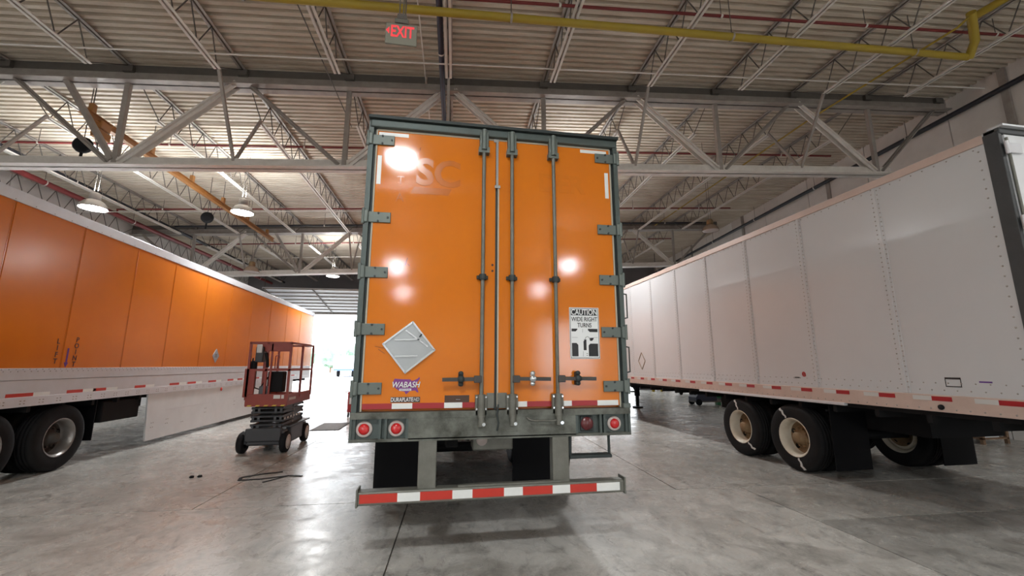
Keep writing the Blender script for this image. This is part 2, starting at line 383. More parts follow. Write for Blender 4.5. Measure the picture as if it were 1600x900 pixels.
# ------------------------------------------------------------------ girders
def girder(y, lab):
    r = thing('roof_girder', lab, 'girder', R(0, y, 5.66), 'steel roof girders')
    zt, zb_ = 7.42, 5.70
    a = MB(R)
    for s_ in (-1, 1):
        a.box(XL, XN[-1]+.25, y+s_*.012, y+s_*.16, 7.40, 7.43); a.box(XL, XN[-1]+.25, y+s_*.012, y+s_*.034, 7.40, 7.63)
    a.build('top_chord', 'steel_grey', r)
    for xa, xb in ((XL, -1.175), (-1.125, XN[-1]+.25)): MB(R).box(xa, xb, y-.02, y+.02, 7.60, DECK).build('shade_strip', 'steel_dark', r)  # dark strip put in as the shade between top chord and deck
    c = MB(R)
    for s_ in (-1, 1):
        c.box(XN[1]-1.3, XN[-2]+.35, y+s_*.012, y+s_*.15, 5.66, 5.69); c.box(XN[1]-1.3, XN[-2]+.35, y+s_*.012, y+s_*.034, 5.66, 5.86)
    c.build('bottom_chord', 'steel_light', r)
    for i, x in enumerate(XN):
        MB(R).box(x-.09, x+.09, y-.10, y+.10, 7.62, DECK-.05).build('joist_seat', 'steel_dark', r)
        if i % 2 == 1:          # bottom panel points
            for j in (i-1, i+1):
                heavy = (j > i) == (x < 0); e0 = (x+(.1 if j > i else -.1), zb_+.05); e1 = (XN[j]+(-.1 if j > i else .1), zt+.06)
                for s_ in (-1, 1):
                    k_ = .06 if heavy else .035
                    m = MB(R); m.bar((e0[0], y+s_*k_, e0[1]), (e1[0], y+s_*k_, e1[1]), .02, .13 if heavy else .075, (0, 0, 1))
                    m.bar((e0[0], y+s_*(k_+.025), e0[1]-.0), (e1[0], y+s_*(k_+.025), e1[1]-.0), .06, .02, (0, 0, 1))
                    m.build('diagonal', 'steel_light' if heavy else 'steel_grey', r)
            if i == 3: MB(R).bar((x-.05, y, zb_+.1), (x-1.05, y, zt), .12, .08).build('knee_brace', 'steel_grey', r)
            MB(R).box(x-.045, x+.045, y-.04, y+.04, zb_, zt).build('vertical', 'steel_grey', r)
        elif 0 < i < len(XN)-1:  # struts from joist ends down to the bottom chord
            MB(R).bar((x, y-.85, 7.2), (x, y, zb_+.1), .05, .05).build('strut', 'steel_grey', r)
            MB(R).bar((x, y+.85, 7.2), (x, y, zb_+.1), .05, .05).build('strut', 'steel_grey', r)
    return r
girder(YN, 'long steel roof girder of angle trusswork crossing above the tall orange doors')
girder(G2, 'steel roof girder further in, near the rolled-up far doors')
girder(YN-BAY, 'steel roof girder over the open floor before the orange doors')
# ------------------------------------------------------------------ joists: one modelled, the rest copies
def make_joist(x, y0, y1):
    r = thing('bar_joist', '', 'joist', R(x, y0, 7.15))
    t = MB(R)
    for s_ in (-1, 1): t.box(x+s_*.014, x+s_*.062, y0+.02, y1-.02, 7.745, 7.755); t.box(x+s_*.014, x+s_*.022, y0+.02, y1-.02, 7.745, 7.80)
    t.build('top_chord', 'steel_grey', r)
    c = MB(R)
    for s_ in (-1, 1): c.box(x+s_*.014, x+s_*.060, y0+.88, y1-.88, 7.15, 7.16); c.box(x+s_*.014, x+s_*.022, y0+.88, y1-.88, 7.15, 7.205)
    c.build('bottom_chord', 'steel_light', r)
    wv = MB(R); n = 13; ya = y0+.9; L_ = (y1-y0-1.8)/n
    pts = [(x, y0+.1, 7.74)]
    for k in range(n+1):
        pts.append((x, ya+k*L_, 7.17))
        if k < n: pts.append((x, ya+(k+.5)*L_, 7.75))
    pts.append((x, y1-.1, 7.74))
    for p, q in zip(pts, pts[1:]): wv.tube([p, q], .011, 5, False)
    wv.build('web', 'steel_dark', r)
    return r
bays = [(YN-BAY, YN, 'before the near girder, above the tall orange doors'), (YN, G2, 'between the near and the middle girder'), (G2, YF, 'between the middle girder and the far wall')]
proto = None
for bi, (a, b_, wh) in enumerate(bays):
    for i, x in enumerate(XN[:-1]):      # the wall carries the last bay
        lab = 'open-web steel roof joist '+wh; grp = 'roof joists '+wh
        if proto is None: proto = make_joist(x, a, a+BAY); base = (x, a); o = proto
        else: o = dup(proto, R(x, a, 7.15))
        o['label'] = lab; o['category'] = 'joist'; o['group'] = grp
# bridging rods
for y, wh in ((2.97, 'just before the near girder'), (7.4, 'past the near girder'), (10.6, 'half way to the middle girder'), (16.9, 'past the middle girder'), (20.3, 'near the far wall')):
    tag(MB(R).tube([(XL+.1, y, 7.175), (11.25, y, 7.175)], .014, 6).build('bridging_rod', 'steel_light'), 'thin pale steel bridging rod tying joists '+wh, 'rod')
# ------------------------------------------------------------------ pipes
def pipe(name, pts, r, m, lab, fn=R, cat='pipe', hang=None, grp=None):
    root = thing(name, lab, cat, fn(*pts[0]), grp)
    MB(fn).tube(pts, r, 10).build('pipe_run', m, root)
    if hang:
        a, b_ = Vector(pts[0]), Vector(pts[-1]); n = hang
        for k in range(n):
            p = a.lerp(b_, (k+.5)/n)
            if abs((b_-a).x) > abs((b_-a).y):
                j = min(XN, key=lambda q: abs(q-p.x))
                if abs(j-p.x) < .2: p = p+Vector((.3 if p.x >= j else -.3, 0, 0))
            MB(fn).lathe([(r+.012, -.02), (r+.012, .02)], p, 'y' if abs((b_-a).y) > abs((b_-a).x) else 'x', 12).build('clevis', 'steel_light', root)
            MB(fn).tube([p+Vector((0,0,r)), (p.x, p.y, DECK)], .007, 5).build('hanger_rod', 'steel_dark', root)
    return root
for y, wh, x1 in ((1.8, 'before the near girder', 11.3), (6.65, 'past the near girder', 11.0), (11.1, 'before the middle girder', 10.7), (15.4, 'past the middle girder', 10.5)):
    o = pipe('sprinkler_pipe', [(-11.82, y, 7.45), (x1, y, 7.45)], .026, 'pipe_red', 'dark red sprinkler branch pipe crossing joists '+wh, hang=8)
    MB(R).tube([(-11.8, y, 7.32), (-11.8, y, 7.455)], .026, 8).build('riser_nipple', 'pipe_red', o)
pipe('dark_pipe', [(-10.85, 12.5, 7.3), (10.3, 12.5, 7.3)], .03, 'pipe_black', 'black pipe crossing under the joists in front of the middle girder', hang=6)
pipe('main_pipe', [(xr(0)-.42, -3, 7.32), (xr(YF)-.5, YF-.1, 7.12)], .065, 'pipe_black', 'thick black pipe hung along the right concrete wall', hang=8)
pipe('main_pipe', [(-11.06, -3, 7.30), (-11.06, YF-.1, 7.30)], .06, 'pipe_black', 'thick black pipe hung above the long orange trailer side', hang=8)
pipe('sprinkler_main', [(-11.8, -3, 7.26), (-11.8, YF-.1, 7.26)], .075, 'pipe_red', 'thick dark red sprinkler main along the left wall', hang=8)
pipe('blue_pipe', [(-.775, -4, 7.26), (-.775, 12.3, 7.26)], .05, 'pipe_blue', 'dark blue pipe running beside the joist over the orange doors', hang=6)
pipe('conduit', [(-1.15, -3, 7.66), (-1.15, 9, 7.66)], .012, 'steel_light', 'thin pale conduit running along under the deck by the exit sign')
pipe('conduit', [(-2.95, -3, 7.28), (-2.95, 5.5, 7.36)], .010, 'steel_dark', 'thin dark cable running down beside a joist left of the exit sign')
yp = thing('gas_pipe', 'yellow gas pipe crossing under the joists with a riser elbow', 'pipe', R(3, 1.6, 7))
MB(R).tube([(-6, 1.45, 7.0), (9.25, 1.9, 7.0)], .062, 12).build('pipe_run', 'yellow_paint', yp)
MB(R).tube([(9.25, 1.9, 6.96), (9.2, 1.72, 7.2), (8.75, 1.42, 7.5)], .07, 12).build('riser', 'yellow_paint', yp)
MB(R).tube([(8.76, 1.42, 7.46), (8.70, 1.62, 7.36), (8.4, 4.6, 7.36), (8.34, 13, 7.36)], .022, 8).build('branch_pipe', 'yellow_paint', yp)
MB(R).tube([(8.9, 1.45, 7.48), (9.3, -.5, 7.5)], .07, 10).build('riser', 'yellow_paint', yp)
for x in (-3.5, .35, 4.2, 8.0):
    yq = 1.45+(x+6)*.0295
    MB(R).lathe([(.074, -.018), (.074, .018)], (x, yq, 7.0), 'x', 14).build('clevis', 'steel_grey', yp); MB(R).tube([(x, yq, 7.06), (x, yq, DECK)], .008, 6).build('hanger_rod', 'steel_dark', yp)
# ------------------------------------------------------------------ exit sign
ex = thing('exit_sign', 'hanging exit sign with red letters on dark stems', 'sign', (-1.07, .23, 5.16))
P = Vector((-1.07, .23, 5.32))
MB().bbox(P.x-.17, P.x+.17, P.y-.012, P.y+.012, P.z-.16, P.z+.10, .006).build('sign_panel', 'exit_panel', ex)
MB().bbox(P.x-.075, P.x+.075, P.y-.03, P.y+.03, P.z+.10, P.z+.15, .006).build('sign_base', 'galv', ex)
MB().prism([(P.x-.055, P.z+.15), (P.x+.06, P.z+.15), (P.x+.05, P.z+.21), (P.x-.045, P.z+.21)], P.y-.03, P.y+.03).build('canopy', 'steel_dark', ex)
for dx in (-.03, .012, .036): MB().tube([(P.x+dx, P.y, P.z+.2), (P.x+dx+.004, P.y+.02, DECK-.06)], .007, 6).build('stem', 'steel_dark', ex)
text('EXIT', .20, (P.x+.01, P.y-.014, P.z-.01), RX, 'exit_red', ex, bold=.02, sx=.62)
MB().add([(P.x-.165, P.y-.0145, P.z), (P.x-.13, P.y-.0145, P.z+.045), (P.x-.13, P.y-.0145, P.z-.045)], [(0, 1, 2)]).build('arrow', 'exit_red', ex)

# ------------------------------------------------------------------ high bay lamps
def lamp(x, y, z, lit, lab, glass=False, hide=False):
    r = thing('high_bay_lamp', lab, 'lamp', B(x, y, z), 'high bay lamps under the roof')
    c = B(x, y, z); m = MB()
    m.lathe([(.275, 0), (.27, .03), (.245, .10), (.19, .17), (.12, .215), (.10, .22), (.0, .22)], c, 'z', 28)
    m.lathe([(.26, .004), (.235, .09), (.18, .155), (.11, .20), (.0, .20)], c, 'z', 28)
    m.build('reflector', 'lamp_glass' if glass else 'lamp_body', r)
    MB().lathe([(.0, .21), (.105, .21), (.115, .25), (.105, .36), (.08, .40), (.0, .40)], c, 'z', 18).build('ballast_housing', 'lamp_body' if not glass else 'hub_rust', r)
    top = R(x, y, DECK-.05)
    for dx in (-.04, .04): MB().tube([c+Vector((dx, 0, .39)), Vector((c.x+dx, c.y, top.z))], .006, 5).build('suspension_cord', 'steel_dark', r)
    MB().lathe([(.0005, -.025), (.15, -.02), (.262, .004), (.262, .012), (.0005, .012)], c, 'z', 28).build('lens', 'lamp_lit' if lit else 'ring_white', r)
    if lit:
        for nm, pw, dz, rot, sz in (('lamp_light', LAMP_DOWN, -.04, 0, .5), ('lamp_uplight', LAMP_UP, .46, math.pi, .3)):
            la = bpy.data.lights.new(nm, 'AREA'); la.shape = 'DISK'; la.size = sz; la.energy = pw; la.color = (.97, .99, 1.0)
            lo = bpy.data.objects.new(nm, la); COL.objects.link(lo); lo.parent = r; lo.location = (0, 0, dz); lo.rotation_euler = (rot, 0, 0)
    return r
lamp(-9.23, 6.97, 5.42, True, 'lit high bay lamp above the long orange trailer roof, in front of the black pipe')
lamp(-6.25, 7.78, 5.75, True, 'lit high bay lamp between the long orange trailer and the tall orange doors')
lamp(-5.95, 15.47, 5.59, True, 'lit high bay lamp in front of the rolled-up far door')
lamp(-8.23, 12.95, 5.18, False, 'unlit grey high bay lamp hanging in front of the middle girder', True)
lamp(8.23, 8.85, 6.2, False, 'unlit brownish high bay lamp hanging above the white trailer', True)
for x, y in ((-1.3, -4.9), (-9, -4.9), (8.8, -4.6), (3.0, 7.3), (3.2, 15.3), (-1.9, -13.6), (-9, -13.6), (5.6, -13.6), (-1.9, -20), (6, -20)):  # unseen lamps; near right and both beyond added to brighten white trailer and wall
    o = lamp(x, y, 6.16 if y == -4.9 and x > -2 else 5.8+x*tb, True, 'unseen lit high bay lamp over the open floor facing the trailer doors' if y < 0 else 'added lit high bay lamp, unseen beyond the tall orange trailer')

# ------------------------------------------------------------------ monorail hoist and reels on the left
mo = thing('monorail_hoist', 'rusty orange monorail beam with hoist trolley hung under the roof at the left', 'hoist', R(-7.75, 7, 6.6))
a = MB(R); a.box(-7.80, -7.70, 4.45, 13.4, 6.93, 6.942); a.box(-7.80, -7.70, 4.45, 13.4, 7.058, 7.07); a.box(-7.755, -7.745, 4.45, 13.4, 6.93, 7.07); a.build('rail_beam', 'orange_brown', mo)
for y in (4.7, 6.4, 8.0, 9.6, 11.2, 12.8):
    MB(R).box(-7.79, -7.71, y-.05, y+.05, 7.07, 7.25).build('rail_bracket', 'orange_brown', mo); MB(R).tube([(-7.75, y, 7.25), (-7.75, y, DECK)], .01, 6).build('hanger_rod', 'steel_dark', mo)
MB(R).bbox(-7.84, -7.66, 4.85, 5.1, 6.83, 7.0, .02).build('trolley', 'orange_brown', mo)
MB(R).bbox(-7.83, -7.67, 4.82, 5.15, 6.64, 6.82, .03).build('hoist_motor', 'orange_brown', mo)
MB(R).tube([(-7.75, 4.95, 6.66), (-7.75, 4.95, 6.45), (-7.71, 4.95, 6.40), (-7.75, 4.95, 6.35)], .014, 6).build('hook', 'steel_dark', mo)
for x, y, z, lab in ((-8.05, 5.0, 6.52, 'black round cable reel hung under the near girder at left'), (-7.98, 9.31, 6.5, 'black round cable reel hung between girders, above the long orange trailer')):
    q = R(x, y, z); r = thing('cable_reel', lab, 'reel', q-Vector((0,0,.35)), 'hanging cable reels')
    MB().lathe([(.0, -.07), (.12, -.07), (.165, -.045), (.175, 0), (.165, .045), (.12, .07), (.0, .07)], q, 'y', 20).build('reel_drum', 'rubber', r)
    MB().bar(q-Vector((0,0,.15)), q-Vector((.01,0,.36)), .035, .035).build('cable_stop', 'rubber', r)
    MB().tube([q+Vector((0,0,.16)), Vector((q.x, q.y, R(x, y, DECK).z))], .01, 5).build('hanger_rod', 'steel_dark', r)

# ================================================================== WHEELS
def wheel(root, x, y, side, rimm, hubm, z=.515, chalk=False):
    """one tyre with rim; side=+1: outer face looks to +x"""
    t = MB(); R0 = .515; W = .27; s = side
    prof = [(.30, -.125), (.36, -.135), (.44, -.135), (.485, -.125), (R0-.006, -.10), (R0, -.07), (R0, -.062), (R0-.014, -.058), (R0-.014, -.048), (R0, -.044), (R0, -.006), (R0-.014, -.003), (R0-.014, .006), (R0, .009), (R0, .044), (R0-.014, .048), (R0-.014, .058), (R0, .062), (R0, .07), (R0-.006, .10), (.485, .125), (.44, .135), (.36, .135), (.30, .125)]
    t.lathe(prof, (x, y, z), 'x', 40); o = t.build('tyre', 'tyre', root)
    rm = MB(); rm.lathe([(.302, s*.128), (.292, s*.132), (.285, s*.12), (.262, s*.10), (.255, 0), (.25, -s*.06), (.20, -s*.075)], (x, y, z), 'x', 36)
    rm.lathe([(.302, -s*.128), (.285, -s*.12), (.26, -s*.08), (.255, 0)], (x, y, z), 'x', 36)
    rm.build('rim', rimm, o)
    hb = MB(); hb.lathe([(.255, -s*.055), (.20, -s*.070), (.165, -s*.030), (.12, -s*.022), (.118, .0), (.085, s*.0), (.08, s*.075), (.055, s*.09), (.0, s*.09)], (x, y, z), 'x', 30)
    for k in range(10):
        a_ = 2*math.pi*k/10; hb.lathe([(.013, -s*.03), (.013, s*.006), (.0, s*.006)], (x, y+.142*math.cos(a_), z+.142*math.sin(a_)), 'x', 6, False)
    hb.build('hub', hubm, o)
    hh = MB()
    for k in range(5):
        a_ = 2*math.pi*(k+.3)/5; hh.lathe([(.0, -s*.048), (.043, -s*.048)], (x, y+.198*math.cos(a_), z+.198*math.sin(a_)), 'x', 12, False)
    hh.build('hand_hole', 'hole_black', o)
    if chalk:
        ch = MB()
        for a0 in ((1.2, -1.75) if y < 3 else (1.5, -2.2)):
            v = []; 
            for k in range(7):
                rr = .31+.03*k; aa = a0+.03*math.sin(k*2)-.02*k
                for d_ in (-.05, .05): v.append((x+s*(.1365 if rr < .45 else .137-(rr-.45)*.25), y+rr*math.cos(aa+d_), z+rr*math.sin(aa+d_)))
            ch.add(v, [(2*i, 2*i+1, 2*i+3, 2*i+2) for i in range(6)])
        ch.build('chalk_mark', 'chalk', o)
    return o
def tandem(root, xl_, xr_, ys_, rimm, hubm, chalk=False):
    for y in ys_:
        wheel(root, xr_-.14, y, 1, rimm, hubm, chalk=chalk and False); wheel(root, xr_-.46, y, 1, rimm, hubm)
        wheel(root, xl_+.14, y, -1, rimm, hubm, chalk=chalk); wheel(root, xl_+.46, y, -1, rimm, hubm)
        MB().tube([(xl_+.3, y, .515), (xr_-.3, y, .515)], .065, 12).build('axle', 'under_black', root)
        for x in (xl_+.75, xr_-.75): MB().bbox(x-.12, x+.12, y-.18, y+.18, .56, .84, .03).build('air_bag', 'under_black', root)
    for x in (xl_+.78, xr_-.78): MB().box(x-.06, x+.06, ys_[0]-1.2, ys_[-1]+1.2, .84, 1.08).build('slider_rail', 'under_black', root)
def underframe(root, x0, x1, y0, y1, z):
    MB().box(x0+.06, x1-.06, y0+.2, y1-.1, z, z+.05).build('floor_pan', 'under_black', root)
    y = y0+.4; n = 0
    while y < y1-.3: MB().box(x0+.05, x1-.05, y-.03, y+.03, z-.09, z).build('crossmember', 'under_black', root); y += .61
def landing_gear(root, x0, x1, y):
    for x in (x0+.5, x1-.5):
        MB().box(x-.075, x+.075, y-.075, y+.075, .45, 1.15).build('landing_leg', 'under_black', root)
        MB().box(x-.05, x+.05, y-.05, y+.05, .06, .5).build('landing_leg', 'under_black', root)
        MB().box(x-.15, x+.15, y-.15, y+.15, 0, .05).build('sand_shoe', 'under_black', root)
        MB().bar((x, y+.03, .6), (x, y+.85, 1.1), .05, .05).build('leg_brace', 'under_black', root)
    MB().bar((x0+.5, y, .62), (x1-.5, y, .62), .06, .06).build('cross_brace', 'under_black', root)
    MB().bar((x0+.5, y, 1.05), ((x0+x1)/2, y, .62), .05, .05).build('leg_brace', 'under_black', root)
    MB().bar((x1-.5, y, 1.05), ((x0+x1)/2, y, .62), .05, .05).build('leg_brace', 'under_black', root)

# ================================================================== CENTRE TRAILER
T = thing('semi_trailer', 'orange box trailer seen from its closed rear doors, with lock rods and underride bar', 'trailer', (0, 0, 0))
MB().box(-1.285, 1.285, .06, 16.15, 1.13, 4.08).build('box_body', 'trailer_orange_side', T)
for s in (-1, 1):
    MB().box(s*1.27, s*1.30, .1, 16.1, 1.05, 1.22).build('base_rail', 'rail_alu', T); MB().box(s*1.27, s*1.30, .1, 16.1, 3.98, 4.09).build('top_rail', 'rail_alu', T)
underframe(T, -1.29, 1.29, .1, 16.1, 1.08)
# rear frame
for s in (-1, 1):
    p = MB(); x0, x1 = sorted((s*1.298, s*1.252)); p.box(x0, x1, -.03, .16, 1.02, 4.085); p.build('rear_post', 'frame_green', T)
    p = MB(); x0, x1 = sorted((s*1.252, s*1.226)); p.box(x0, x1, .012, .12, 1.2, 4.0); p.build('post_recess', 'frame_dark', T)
    p = MB(); x0, x1 = sorted((s*1.229, s*1.214)); p.box(x0, x1, -.004, .03, 1.26, 3.985); p.build('door_seal', 'seal', T)
h = MB(); h.bbox(-1.285, 1.285, -.045, .12, 3.995, 4.075, .012); h.build('header', 'frame_green', T)
MB().box(-1.30, 1.30, -.075, .3, 4.075, 4.105).build('drip_rail', 'frame_dark', T)
MB().box(-1.22, 1.22, -.003, .03, 3.975, 3.993).build('top_seal', 'seal', T)
# doors
def rear_door(s, x0, x1):
    d = MB().bbox(x0, x1, 0, .06, 1.275, 3.976, .006).build('rear_door', 'trailer_orange', T)
    for z in (3.87, 3.065, 2.525, 1.99, 1.46):
        m = MB(); a_, b_ = sorted((s*1.262, s*1.05)); m.bbox(a_, b_, -.020, -.002, z-.052, z+.052, .004)
        a_, b_ = sorted((s*1.315, s*1.255)); m.bbox(a_, b_, -.045, .01, z-.062, z+.062, .010)
        m.tube([(s*1.30, -.035, z-.075), (s*1.30, -.035, z+.075)], .016, 10)
        m.build('hinge', 'hinge_green', d)
        bt = MB()
        for bx, bz in ((1.165, .04), (1.165, -.04), (1.075, .0)): bt.disc((s*bx, -.024, z+bz), .010, 'y', 8, .005)
        bt.build('hinge_bolt', 'frame_dark', d)['kind'] = 'stuff'
    return d
DL = rear_door(-1, -1.215, -.028); DR = rear_door(1, -.004, 1.215)
MB().box(-.028, -.004, .012, .06, 1.26, 3.98).build('centre_gap', 'frame_dark', T)
MB().box(-.006, .008, -.006, .02, 1.28, 3.45).build('astragal', 'seal', DR)
m = MB(); m.box(-.026, -.002, -.014, .002, 3.46, 3.99); m.box(-.05, .0, -.016, -.002, 3.95, 3.99); m.box(-.04, .018, -.018, -.002, 3.445, 3.475); m.build('astragal_cap', 'chrome', DR)
# lock rods
def rod(d, x, hs, hx):
    MB().tube([(x, -.045, 1.14), (x, -.045, 4.02)], .0185, 12).build('lock_rod', 'galv', d)
    m = MB(); m.bbox(x-.045, x+.045, -.065, .0, 3.80, 4.03, .008); m.tube([(x, -.06, 3.83), (x, -.06, 4.05)], .03, 10); m.box(x-.055, x-.03, -.07, 0, 3.80, 3.86); m.box(x+.03, x+.055, -.07, 0, 3.80, 3.86)
    m.build('rod_keeper', 'hinge_green', d)
    m = MB(); m.bbox(x-.055, x+.055, -.03, .0, 2.49, 2.525, .004); m.lathe([(.034, -.028), (.038, 0), (.034, .028)], (x, -.045, 2.505), 'z', 14); m.build('rod_guide', 'frame_dark', d)
    m = MB(); m.bbox(x-.055, x+.055, -.05, .0, 1.21, 1.395, .006); m.tube([(x, -.06, 1.19), (x, -.06, 1.40)], .036, 12); m.tube([(x, -.075, 1.12), (x, -.075, 1.21)], .03, 10); m.build('rod_cam', 'galv', d)
    bt = MB()
    for bx, bz in ((-.042, 1.375), (.042, 1.375), (-.042, 1.27), (.042, 1.27)): bt.disc((x+bx, -.055, bz), .009, 'y', 8, .005)
    bt.disc((x+.02, -.10, 1.14), .016, 'y', 10, .01); bt.build('bolts', 'chrome', d)['kind'] = 'stuff'
    z = 1.54; s = hs
    m = MB(); m.bar((x, -.075, z), (x+s*hx, -.085, z-.004), .012, .034); m.bbox(min(x+s*.0, x+s*.07), max(x+s*.0, x+s*.07), -.085, -.03, z-.035, z+.03, .006)
    m.build('lock_handle', 'hub_dark', d)
    m = MB(); q = x+s*(hx*.53)
    m.lathe([(.0, -.02), (.03, -.02), (.034, 0), (.03, .02), (.0, .02)], (q, -.075, z), 'y', 16); m.bbox(q-.022, q+.022, -.06, -.001, z-.065, z+.065, .01); m.lathe([(.0, -.012), (.022, -.012), (.022, .012), (.0, .012)], (q, -.06, z+.05), 'y', 14); m.lathe([(.0, -.012), (.022, -.012), (.022, .012), (.0, .012)], (q, -.06, z-.045), 'y', 14)
    m.build('handle_retainer', 'chrome' if abs(x-.135) < .05 else 'frame_dark', d)
rod(DL, -.155, -1, .36); rod(DR, .135, 1, .365); rod(DR, .575, 1, .375)
MB().bbox(-.10, -.03, -.014, 0, 1.27, 1.41, .004).build('lock_plate', 'galv', DL); MB().bbox(.0, .09, -.014, 0, 1.27, 1.41, .004).build('lock_plate', 'galv', DR)
# seal cable hanging between the doors
MB().tube([(.0, -.07, 1.31), (-.012, -.08, 1.22), (.0, -.09, 1.15), (-.01, -.075, 1.08)], .008, 6).build('lock_chain', 'frame_dark', T)
# tape on doors
def strip(segs, z0, z1, y, parent, red='tape_red'):
    for x0, x1, c in segs: MB().box(x0, x1, y-.002, y+.001, z0, z1).build('reflective_tape', red if c == 'r' else 'tape_white', parent)
strip([(-1.21, -.955, 'r'), (-.955, -.775, 'w'), (-.775, -.49, 'r'), (-.49, -.325, 'w'), (-.325, -.21, 'r')], 1.279, 1.328, 0, DL, 'tape_red_dull')
strip([(.19, .285, 'w'), (.285, .52, 'r'), (.63, .725, 'w'), (.725, .985, 'r'), (.985, 1.2, 'w')], 1.279, 1.328, 0, DR, 'tape_red_dull')
for x0, x1, z0, z1, d in ((-1.205, -.915, 3.925, 3.962, DL), (-1.205, -1.165, 3.41, 3.71, DL), (.89, 1.185, 3.925, 3.962, DR), (1.155, 1.195, 3.42, 3.71, DR)):
    MB().box(x0, x1, -.002, .001, z0, z1).build('reflective_tape', 'tape_white', d)
# ghost lettering
text('S', .385, (-.74, -.0015, 3.555), RX, 'ghost_orange', DL, bold=.035); text('C', .385, (-.52, -.0015, 3.55), RX, 'ghost_orange', DL, bold=.03)
MB().prism([(-.875, 3.335), (-.505, 3.335), (-.475, 3.405), (-.845, 3.405)], -.0015, .001).build('faded_bar', 'ghost_orange', DL)
text('DER', .27, (.42, -.001, 3.54), RX, 'ghost_faint', DR, bold=.03, align='LEFT')
text('T', .12, (-.975, -.0015, 3.46), RX, 'ghost_orange', DL); text('A', .12, (-.975, -.0015, 3.28), RX, 'ghost_orange', DL)
# placard holder
pc = (-.825, 1.83); k = .245
def dia(c, r, tilt=.03): return [(c[0]+r*math.sin(tilt+a_), c[1]+r*math.cos(tilt+a_)) for a_ in (0, math.pi/2, math.pi, 1.5*math.pi)]
ph = MB().prism(dia(pc, k, .11), -.008, .0).build('placard_holder', 'alu_plate', DL, 'bare aluminium diamond placard holder')
D4 = dia(pc, k-.012, .11)
for i in range(4): MB().bar((D4[i][0], -.012, D4[i][1]), (D4[(i+1) % 4][0], -.012, D4[(i+1) % 4][1]), .016, .02, (0, 1, 0)).build('placard_rim', 'chrome', ph)
for p0, p1 in (((-.955, 1.895), (-.715, 1.90)), ((-.95, 1.745), (-.745, 1.75)), ((-.86, 1.985), (-.655, 1.835))):
    MB().bar((p0[0], -.014, p0[1]), (p1[0], -.014, p1[1]), .012, .014, (0, 1, 0)).build('placard_rib', 'chrome', ph)
MB().bar((-.735, -.014, 1.925), (-.712, -.014, 1.95), .010, .03, (0, 1, 0)).build('placard_clip', 'frame_dark', ph)
# caution sign
cs = MB().bbox(.72, 1.03, -.006, 0, 1.725, 2.235, .003).build('caution_sign', 'sign_white', DR, 'white caution sign about wide right turns')
def patch(x0, x1, z0, z1, m='ink_black', y=-.0075): MB().box(x0, x1, y, y+.002, z0, z1).build('print_block', m, cs)
for q in ((.727, 1.023, 2.222, 2.227), (.727, 1.023, 1.733, 1.738), (.727, .731, 1.733, 2.227), (1.019, 1.023, 1.733, 2.227)): patch(*q)
patch(.737, 1.013, 2.155, 2.215)
text('CAUTION', .078, (.875, -.0085, 2.185), RX, 'sign_white', cs, bold=.012, sx=.78)
text('WIDE RIGHT', .062, (.875, -.0085, 2.115), RX, 'ink_black', cs, bold=.006, sx=.76)
text('TURNS', .062, (.875, -.0085, 2.055), RX, 'ink_black', cs, bold=.006, sx=.76)
def rblock(x0, x1, z0, z1, cut):
    c_ = .018; P_ = {'br': [(x0, z0), (x1-c_, z0), (x1, z0+c_), (x1, z1), (x0, z1)], 'bl': [(x0+c_, z0), (x1, z0), (x1, z1), (x0, z1), (x0, z0+c_)], 'tr': [(x0, z0), (x1, z0), (x1, z1-c_), (x1-c_, z1), (x0, z1)], 'tl': [(x0, z0), (x1, z0), (x1, z1), (x0+c_, z1), (x0, z1-c_)]}[cut]
    MB().prism(P_, -.0075, -.0055).build('print_block', 'ink_black', cs)
rblock(.740, .800, 1.995, 2.022, 'br'); rblock(.910, 1.010, 1.99, 2.022, 'bl'); rblock(.740, .805, 1.75, 1.88, 'tr'); rblock(.912, 1.010, 1.75, 1.875, 'tl')
patch(.860, .890, 1.81, 1.90); patch(.867, .890, 1.90, 1.915); rblock(.928, .966, 1.902, 1.932, 'br')
for z in (1.757, 1.775): patch(.888, .902, z, z+.006, 'ink_grey')
patch(.742, .80, 1.934, 1.936, 'ink_grey'); patch(.96, 1.01, 1.934, 1.936, 'ink_grey'); patch(.853, .855, 1.985, 2.02, 'ink_grey'); patch(.853, .855, 1.75, 1.80, 'ink_grey')
MB().tube([(.878, -.007, 1.92), (.885, -.007, 1.937), (.905, -.007, 1.945), (.92, -.007, 1.935), (.925, -.007, 1.915)], .0022, 5).build('print_arrow', 'ink_grey', cs)
# stickers
us = [(-.955, 1.515), (-.94, 1.545), (-.88, 1.54), (-.80, 1.538), (-.79, 1.525), (-.765, 1.53), (-.735, 1.545), (-.722, 1.56), (-.716, 1.545), (-.735, 1.515), (-.745, 1.48), (-.735, 1.455), (-.725, 1.425), (-.735, 1.42), (-.755, 1.44), (-.80, 1.435), (-.835, 1.405), (-.85, 1.43), (-.90, 1.44), (-.935, 1.465)]
st = MB().prism(us, -.0025, .0).build('maker_sticker', 'sticker_purple', DL, 'purple map-shaped maker sticker')
text('WABASH', .072, (-.842, -.0045, 1.487), RX, 'sticker_dark', st, bold=.035, shear=.25, sx=.84)
text('WABASH', .072, (-.842, -.006, 1.489), RX, 'sticker_white', st, bold=.010, shear=.25, sx=.84)
MB().box(-.895, -.79, -.005, -.002, 1.437, 1.456).build('sticker_strip', 'sticker_white', st); text('NATIONAL', .02, (-.8425, -.006, 1.4465), RX, 'ink_purple', st, sx=.9)
sd = MB().box(-.968, -.708, -.0025, 0, 1.334, 1.383).build('model_sticker', 'sticker_dark', DL)
text('DURAPLATE', .050, (-.868, -.004, 1.358), RX, 'sticker_white', sd, bold=.012, sx=.72); text('HD', .048, (-.742, -.004, 1.358), RX, 'label_white', sd, shear=.2, bold=.008, sx=.7)
